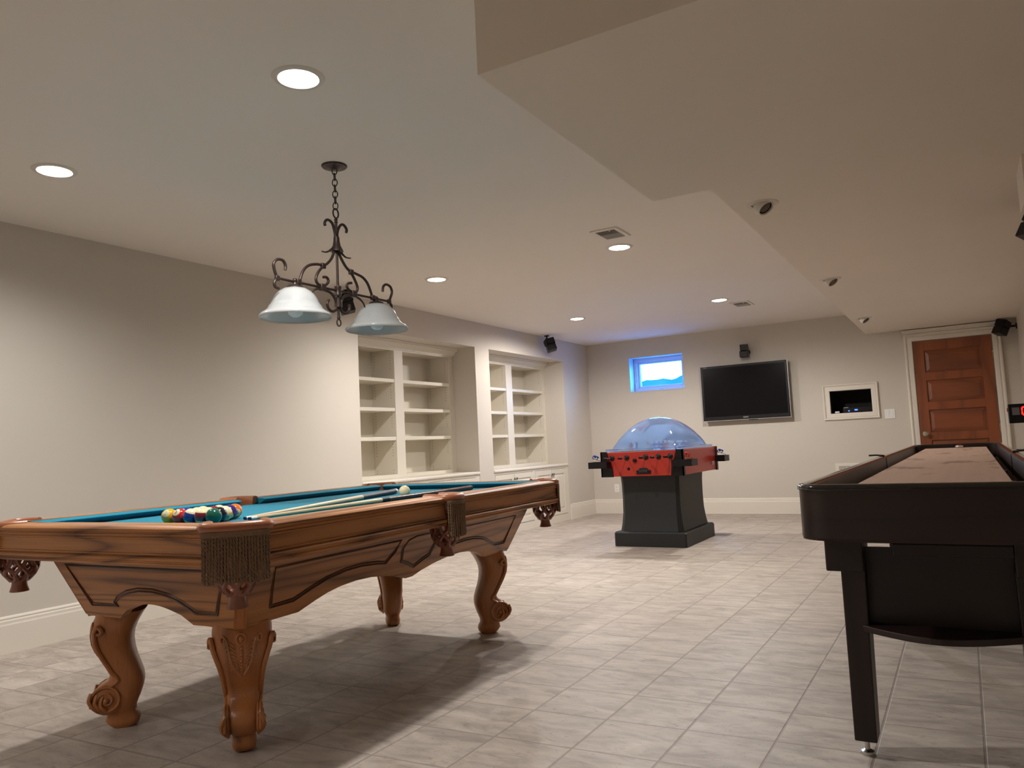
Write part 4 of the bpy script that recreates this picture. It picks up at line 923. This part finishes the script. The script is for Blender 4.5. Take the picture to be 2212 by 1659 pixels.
def sign(par, s, size, loc, mat, bold=0):
    vs, fs = text_mesh(s, size); m = MB().add([(x, 0, y) for x, y, z in vs], fs); o = m.build('logo', mat, par, smooth=0); o.location = loc; return o
sign(tv, 'SONY', 0.026, (0.0, -0.1185, -THt + 0.026), 'logo'); sign(tv, 'BRAVIA', 0.013, (-TW + 0.065, -0.1185, THt - 0.014), 'silver')

def speaker(label, mount, body, yaw, pitch, roll, wall_n):
    """two stacked black cubes on a swivel bracket; mount = plate point, wall_n = plate normal"""
    e = thing('wall_mount_speaker', label, 'speaker', body, 0, 'small black cube speakers')
    R = Euler((pitch, roll, yaw)).to_matrix().to_4x4()
    mn = Vector(mount) - Vector(body); n = Vector(wall_n)
    for k, (z, tw) in enumerate(((0.043, 0.10), (-0.043, -0.10))):
        q = R @ Matrix.Translation((0, 0, z)) @ Matrix.Rotation(tw, 4, 'Z')
        m = MB().box(-0.053, -0.06, -0.041, 0.053, 0.06, 0.041, q); c = m.build('cube', 'black', e, smooth=0, bevel=0.006)
        m = MB().box(-0.046, -0.063, -0.035, 0.046, -0.060, 0.035, q); m.build('grille', 'blackm', c, smooth=0)
    bk = R @ Vector((0, 0.055, 0))
    pl = mn + n * 0.012; el = mn + n * 0.085 if abs(n.z) > 0.5 else mn + n * 0.05
    m = MB().tube([tuple(pl), tuple(el), tuple(bk)], 0.012, 8)
    m.cyl(tuple(mn), tuple(mn + n * 0.012), 0.034, 16)
    m.build('bracket', 'black', e, smooth=40)
    return e
speaker('black cube speaker hung from the ceiling above the far bookcase', (-4.66, 8.97, H), (-4.59, 8.93, 2.335), -0.9, 0.25, -0.25, (0, 0, -1))
speaker('black cube speaker hung from the ceiling, seen behind the chandelier', (-4.60, 5.07, H), (-4.52, 4.97, 2.325), -0.7, 0.25, -0.12, (0, 0, -1))
speaker('black cube speaker on the right wall beside the wooden door top', (XR, 10.30, 2.115), (0.46, 10.22, 2.10), 0.9, 0.2, 0.38, (-1, 0, 0))
speaker('black cube speaker on the right wall, cut off by the right edge of the photo', (XR, 4.95, 2.10), (0.425, 4.86, 2.06), 0.8, 0.2, 0.42, (-1, 0, 0))
speaker('black cube speaker on the back wall above the television', (-2.39, YB, 2.125), (-2.41, YB - 0.11, 2.137), 0.12, 0, 0.0, (0, -1, 0))

nf = thing('niche_frame', 'white picture frame trim round the dark equipment niche', 'frame', ((NX0 + NX1) / 2, YB, (NZ0 + NZ1) / 2))
hw_, hh_ = (NX1 - NX0) / 2, (NZ1 - NZ0) / 2
m = MB(); casing(m, -hw_ - 0.002, -hh_ - 0.002, hw_ + 0.002, hh_ + 0.002, -0.0005, True, [(0, 0), (0.012, 0.0), (0.016, 0.008), (0.016, 0.05), (0.012, 0.054), (0.024, 0.06), (0.028, 0.07), (0.022, 0.078), (0, 0.079)])
m.build('molding', 'trim', nf, smooth=25)
m = MB(); t_ = 0.004
m.box(-hw_, 0.0, -hh_, -hw_ + t_, 0.39, hh_).box(hw_ - t_, 0.0, -hh_, hw_, 0.39, hh_).box(-hw_, 0, hh_ - t_, hw_, 0.39, hh_).box(-hw_, 0, -hh_, hw_, 0.39, -hh_ + t_).box(-hw_, 0.386, -hh_, hw_, 0.39, hh_)
m.build('lining', 'hole', nf, smooth=0)
rc = thing('media_player', 'black media player with glowing blue display inside the wall niche', 'media player', (-1.17, YB + 0.17, NZ0 + 0.0045))
MB().box(-0.12, -0.10, 0.0, 0.22, 0.18, 0.06).build('case', 'black', rc, smooth=0, bevel=0.003)
m = MB().box(0.015, -0.1015, 0.022, 0.050, -0.0995, 0.038); m.build('display', 'led_blue', rc, smooth=0)
MB().lathe([(0.001, 0), (0.008, 0), (0.007, 0.002), (0.001, 0.002)], 12, Matrix.Translation((-0.05, -0.1, 0.022)) @ rx).build('power_light', 'led_blue', rc)
MB().box(-0.11, -0.09, 0.061, -0.06, 0.0, 0.068).build('top_cover', 'silver', rc, smooth=0)
wb = MB().box(-0.026, -0.012, 0, 0.026, 0.012, 0.022).build('sensor_box', 'whitep', None, smooth=0, bevel=0.003); wb.location = (-1.352, YB + 0.035, NZ0 + 0.0045); tag(wb, 'small white box at the left front of the wall niche', 'sensor box')
sw = thing('light_switch', 'white double rocker switch plate beside the equipment niche', 'light switch', (-0.757, YB, 1.206))
MB().box(-0.058, -0.007, -0.058, 0.058, 0, 0.058).build('plate', 'whitep', sw, smooth=0, bevel=0.003)
for x in (-0.024, 0.024): MB().box(x - 0.017, -0.0105, -0.034, x + 0.017, -0.007, 0.034).build('rocker', 'whitep', sw, smooth=0, bevel=0.002)
ot = thing('wall_outlet', 'white double power outlet low on the back wall left of the dome table', 'outlet', (-4.375, YB, 0.36))
MB().box(-0.036, -0.006, -0.058, 0.036, 0, 0.058).build('plate', 'whitep', ot, smooth=0, bevel=0.003)
for z in (-0.02, 0.02):
    r = MB().lathe([(0.002, 0), (0.017, 0), (0.016, 0.003), (0.002, 0.003)], 16, Matrix.Translation((0, -0.006, z)) @ rx).build('receptacle', 'whitep', ot)
    MB().box(-0.007, -0.0095, z - 0.005, -0.004, -0.009, z + 0.005).box(0.004, -0.0095, z - 0.005, 0.007, -0.009, z + 0.005).build('slots', 'hole', r, smooth=0)
vg = thing('wall_vent', 'white louvered return grille low on the back wall behind the shuffleboard table', 'vent', (-1.23, YB, 0.52))
m = MB()
for x0, z0, x1, z1 in ((-0.19, -0.11, 0.19, -0.085), (-0.19, 0.075, 0.19, 0.105), (-0.19, -0.085, -0.15, 0.075), (0.15, -0.085, 0.19, 0.075)): m.box(x0, -0.012, z0, x1, 0, z1)
m.build('frame', 'trim', vg, smooth=0, bevel=0.003); MB().box(-0.15, -0.002, -0.085, 0.15, 0.0, 0.075).build('backing', 'hole', vg, smooth=0)
m = MB()
for i in range(11): z = -0.078 + i * 0.0145; m.box(-0.15, -0.010, z, 0.15, -0.002, z + 0.008)
m.build('louvers', 'trim', vg, smooth=0)

# ------------------------------------------------------------------ ceiling things
def downlight(x, y, label, lampm, power, col, size, blend=1.0):
    e = thing('recessed_ceiling_light', label, 'ceiling light', (x, y, H), 0, 'lit recessed ceiling lights')
    MB().lathe([(0.074, -0.002), (0.078, -0.007), (0.097, -0.004), (0.101, 0.0), (0.074, 0.0)], 40, cap=False).build('trim_ring', 'eye', e, smooth=40)
    MB().lathe([(0.074, -0.001), (0.070, -0.006), (0.050, -0.011), (0.02, -0.012), (0.001, -0.0122)], 36, cap=False).build('lens', lampm, e, smooth=60)
    L = bpy.data.lights.new('downlight_beam', 'SPOT'); L.energy = power; L.color = col; L.spot_size = math.radians(size); L.spot_blend = blend; L.shadow_soft_size = 0.045
    o = bpy.data.objects.new('downlight_beam', L); COL.objects.link(o); o.location = (0, 0, -0.03); o.parent = e
CW, WW = (1.0, 0.975, 0.945), (1.0, 0.90, 0.78)
PW = 126
downlight(-2.09, 2.07, 'bright recessed light in the ceiling straight above the near end of the pool table', 'lamp_cool', PW * 1.08, CW, 168)
downlight(-3.72, 2.05, 'bright recessed light near the left wall, leftmost in the photo', 'lamp_cool', PW * 0.82, CW, 158)
downlight(-3.75, 5.25, 'recessed light between the chandelier and the near bookcase', 'lamp_cool', PW * 1.2, (1.0, 0.96, 0.90), 168)
downlight(-2.105, 5.30, 'recessed light beside the larger ceiling vent', 'lamp_cool', PW * 1.12, (1.0, 0.96, 0.90), 168)
downlight(-3.76, 8.02, 'smallest recessed light, in front of the far bookcase', 'lamp_warm', PW * 1.12, (1.0, 0.93, 0.88), 176, 0.45)
downlight(-2.12, 8.08, 'recessed light beside the smaller far ceiling vent', 'lamp_warm', PW * 1.12, (1.0, 0.955, 0.89), 176, 0.45)
def lamp(x, y, p, col=CW, size=150):
    L = bpy.data.lights.new('room_downlight', 'SPOT'); L.energy = p; L.color = col; L.spot_size = math.radians(size); L.spot_blend = 0.4; L.shadow_soft_size = 0.06
    o = bpy.data.objects.new('room_downlight', L); COL.objects.link(o); o.location = (x, y, H - 0.03)
lamp(-2.1, -1.15, PW * 0.5, CW, 126); lamp(-3.7, -1.15, PW * 0.85, CW, 126)

def vent(x, y, sx, sy, label):
    e = thing('ceiling_vent', label, 'vent', (x, y, H), 0.0, 'white ceiling air vents')
    m = MB(); f = 0.028
    for x0, y0, x1, y1 in ((-sx, -sy, sx, -sy + f), (-sx, sy - f, sx, sy), (-sx, -sy + f, -sx + f, sy - f), (sx - f, -sy + f, sx, sy - f)): m.box(x0, y0, -0.010, x1, y1, 0)
    m.build('frame', 'trim', e, smooth=0, bevel=0.003)
    MB().box(-sx + f, -sy + f, -0.002, sx - f, sy - f, 0).build('backing', 'hole', e, smooth=0)
    m = MB(); n = 14
    for i in range(n):
        yy = -sy + f + (2 * sy - 2 * f) * (i + 0.5) / n; t = 0.9 if i < n / 2 else -0.9
        m.box(-sx + f, -0.0055, -0.0008, sx - f, 0.0055, 0.0008, Matrix.Translation((0, yy, -0.006)) @ Matrix.Rotation(t, 4, 'X'))
    m.build('louvers', 'louver', e, smooth=0)
    MB().box(sx - f - 0.03, -sy + 0.008, -0.022, sx - f - 0.022, -sy + 0.016, -0.010).build('lever', 'trim', e, smooth=0)
vent(-2.008, 4.905, 0.098, 0.135, 'larger looking white ceiling vent beside the middle recessed light')
vent(-1.985, 8.50, 0.10, 0.15, 'small far white ceiling vent beside the last recessed light')
def eyeball(x, y, label):
    e = thing('eyeball_ceiling_light', label, 'ceiling light', (x, y, SZ), 0, 'unlit eyeball lights on the lowered ceiling')
    MB().lathe([(0.050, -0.001), (0.052, -0.006), (0.078, -0.004), (0.082, 0.0), (0.050, 0.0)], 36, cap=False).build('trim_ring', 'eye', e, smooth=40)
    q = Matrix.Rotation(-0.45, 4, 'Z') @ Matrix.Rotation(-0.66, 4, 'Y')
    b = MB().lathe([(0.050, -0.0005), (0.050, -0.020), (0.047, -0.034), (0.043, -0.042), (0.038, -0.042), (0.036, -0.034)], 32, q, cap=False).build('eyeball', 'eye', e, smooth=40)
    MB().lathe([(0.038, -0.040), (0.036, -0.020), (0.034, -0.016)], 28, q, cap=False).build('baffle', 'hole', b, smooth=40)
    MB().lathe([(0.034, -0.016), (0.033, -0.030), (0.028, -0.034), (0.002, -0.036)], 28, q, cap=False).build('lamp_face', 'eyein', b, smooth=50)
eyeball(-0.80, 4.01, 'unlit white eyeball light, largest and nearest of the three on the lowered ceiling')
eyeball(-0.80, 6.36, 'unlit white eyeball light, middle of the three on the lowered ceiling')
eyeball(-0.815, 8.84, 'unlit white eyeball light, farthest of the three, close to the wooden door')

# ------------------------------------------------------------------ sky, camera, colour
wd = bpy.data.worlds.new('dusk_sky'); SC.world = wd; wd.use_nodes = True
nt = wd.node_tree; nt.nodes.clear()
bg = nt.nodes.new('ShaderNodeBackground'); ou = nt.nodes.new('ShaderNodeOutputWorld'); tc = nt.nodes.new('ShaderNodeTexCoord'); sp = nt.nodes.new('ShaderNodeSeparateXYZ'); rp = nt.nodes.new('ShaderNodeValToRGB')
nt.links.new(tc.outputs['Generated'], sp.inputs[0]); nt.links.new(sp.outputs[2], rp.inputs[0]); nt.links.new(rp.outputs[0], bg.inputs[0]); nt.links.new(bg.outputs[0], ou.inputs[0])
rp.color_ramp.elements[0].position = 0.0; rp.color_ramp.elements[0].color = (0.06, 0.37, 0.88, 1)
rp.color_ramp.elements[1].position = 0.6; rp.color_ramp.elements[1].color = (0.035, 0.29, 0.88, 1)
bg.inputs[1].default_value = 42.0
pl = bpy.data.lights.new('window_portal', 'AREA'); pl.shape = 'RECTANGLE'; pl.size = ww - 0.2; pl.size_y = wh - 0.2
try: pl.cycles.is_portal = True
except Exception: pl.energy = 0
po = bpy.data.objects.new('window_portal', pl); COL.objects.link(po); po.location = ((WX0 + WX1) / 2, YB + 0.30, (WZ0 + WZ1) / 2); po.rotation_euler = (-PI / 2, 0, 0)

yaw, pit, rol, F = 0.527593222, 0.0823243476, 0.0476134073, 1659.01393
fw = Vector((-math.sin(yaw) * math.cos(pit), math.cos(yaw) * math.cos(pit), math.sin(pit))); rt = Vector((math.cos(yaw), math.sin(yaw), 0)); dn = fw.cross(rt)
r_ = rt * math.cos(rol) + dn * math.sin(rol); d_ = -rt * math.sin(rol) + dn * math.cos(rol)
cd = bpy.data.cameras.new('camera'); co = bpy.data.objects.new('camera', cd); COL.objects.link(co)
mw = Matrix((( r_.x, -d_.x, -fw.x, 0), (r_.y, -d_.y, -fw.y, 0), (r_.z, -d_.z, -fw.z, CAM.z), (0, 0, 0, 1)))
co.matrix_world = mw
cd.sensor_fit = 'HORIZONTAL'; cd.sensor_width = 36.0; cd.lens = F * 36.0 / 2212.0; cd.clip_start = 0.05; cd.clip_end = 300
SC.camera = co
SC.view_settings.view_transform = 'Standard'; SC.view_settings.look = 'None'; SC.view_settings.exposure = 0.0
SC.cycles.max_bounces = 10; SC.cycles.diffuse_bounces = 6; SC.cycles.transparent_max_bounces = 12
SC.cycles.sample_clamp_indirect = 4.0; SC.cycles.caustics_reflective = False; SC.cycles.caustics_refractive = False
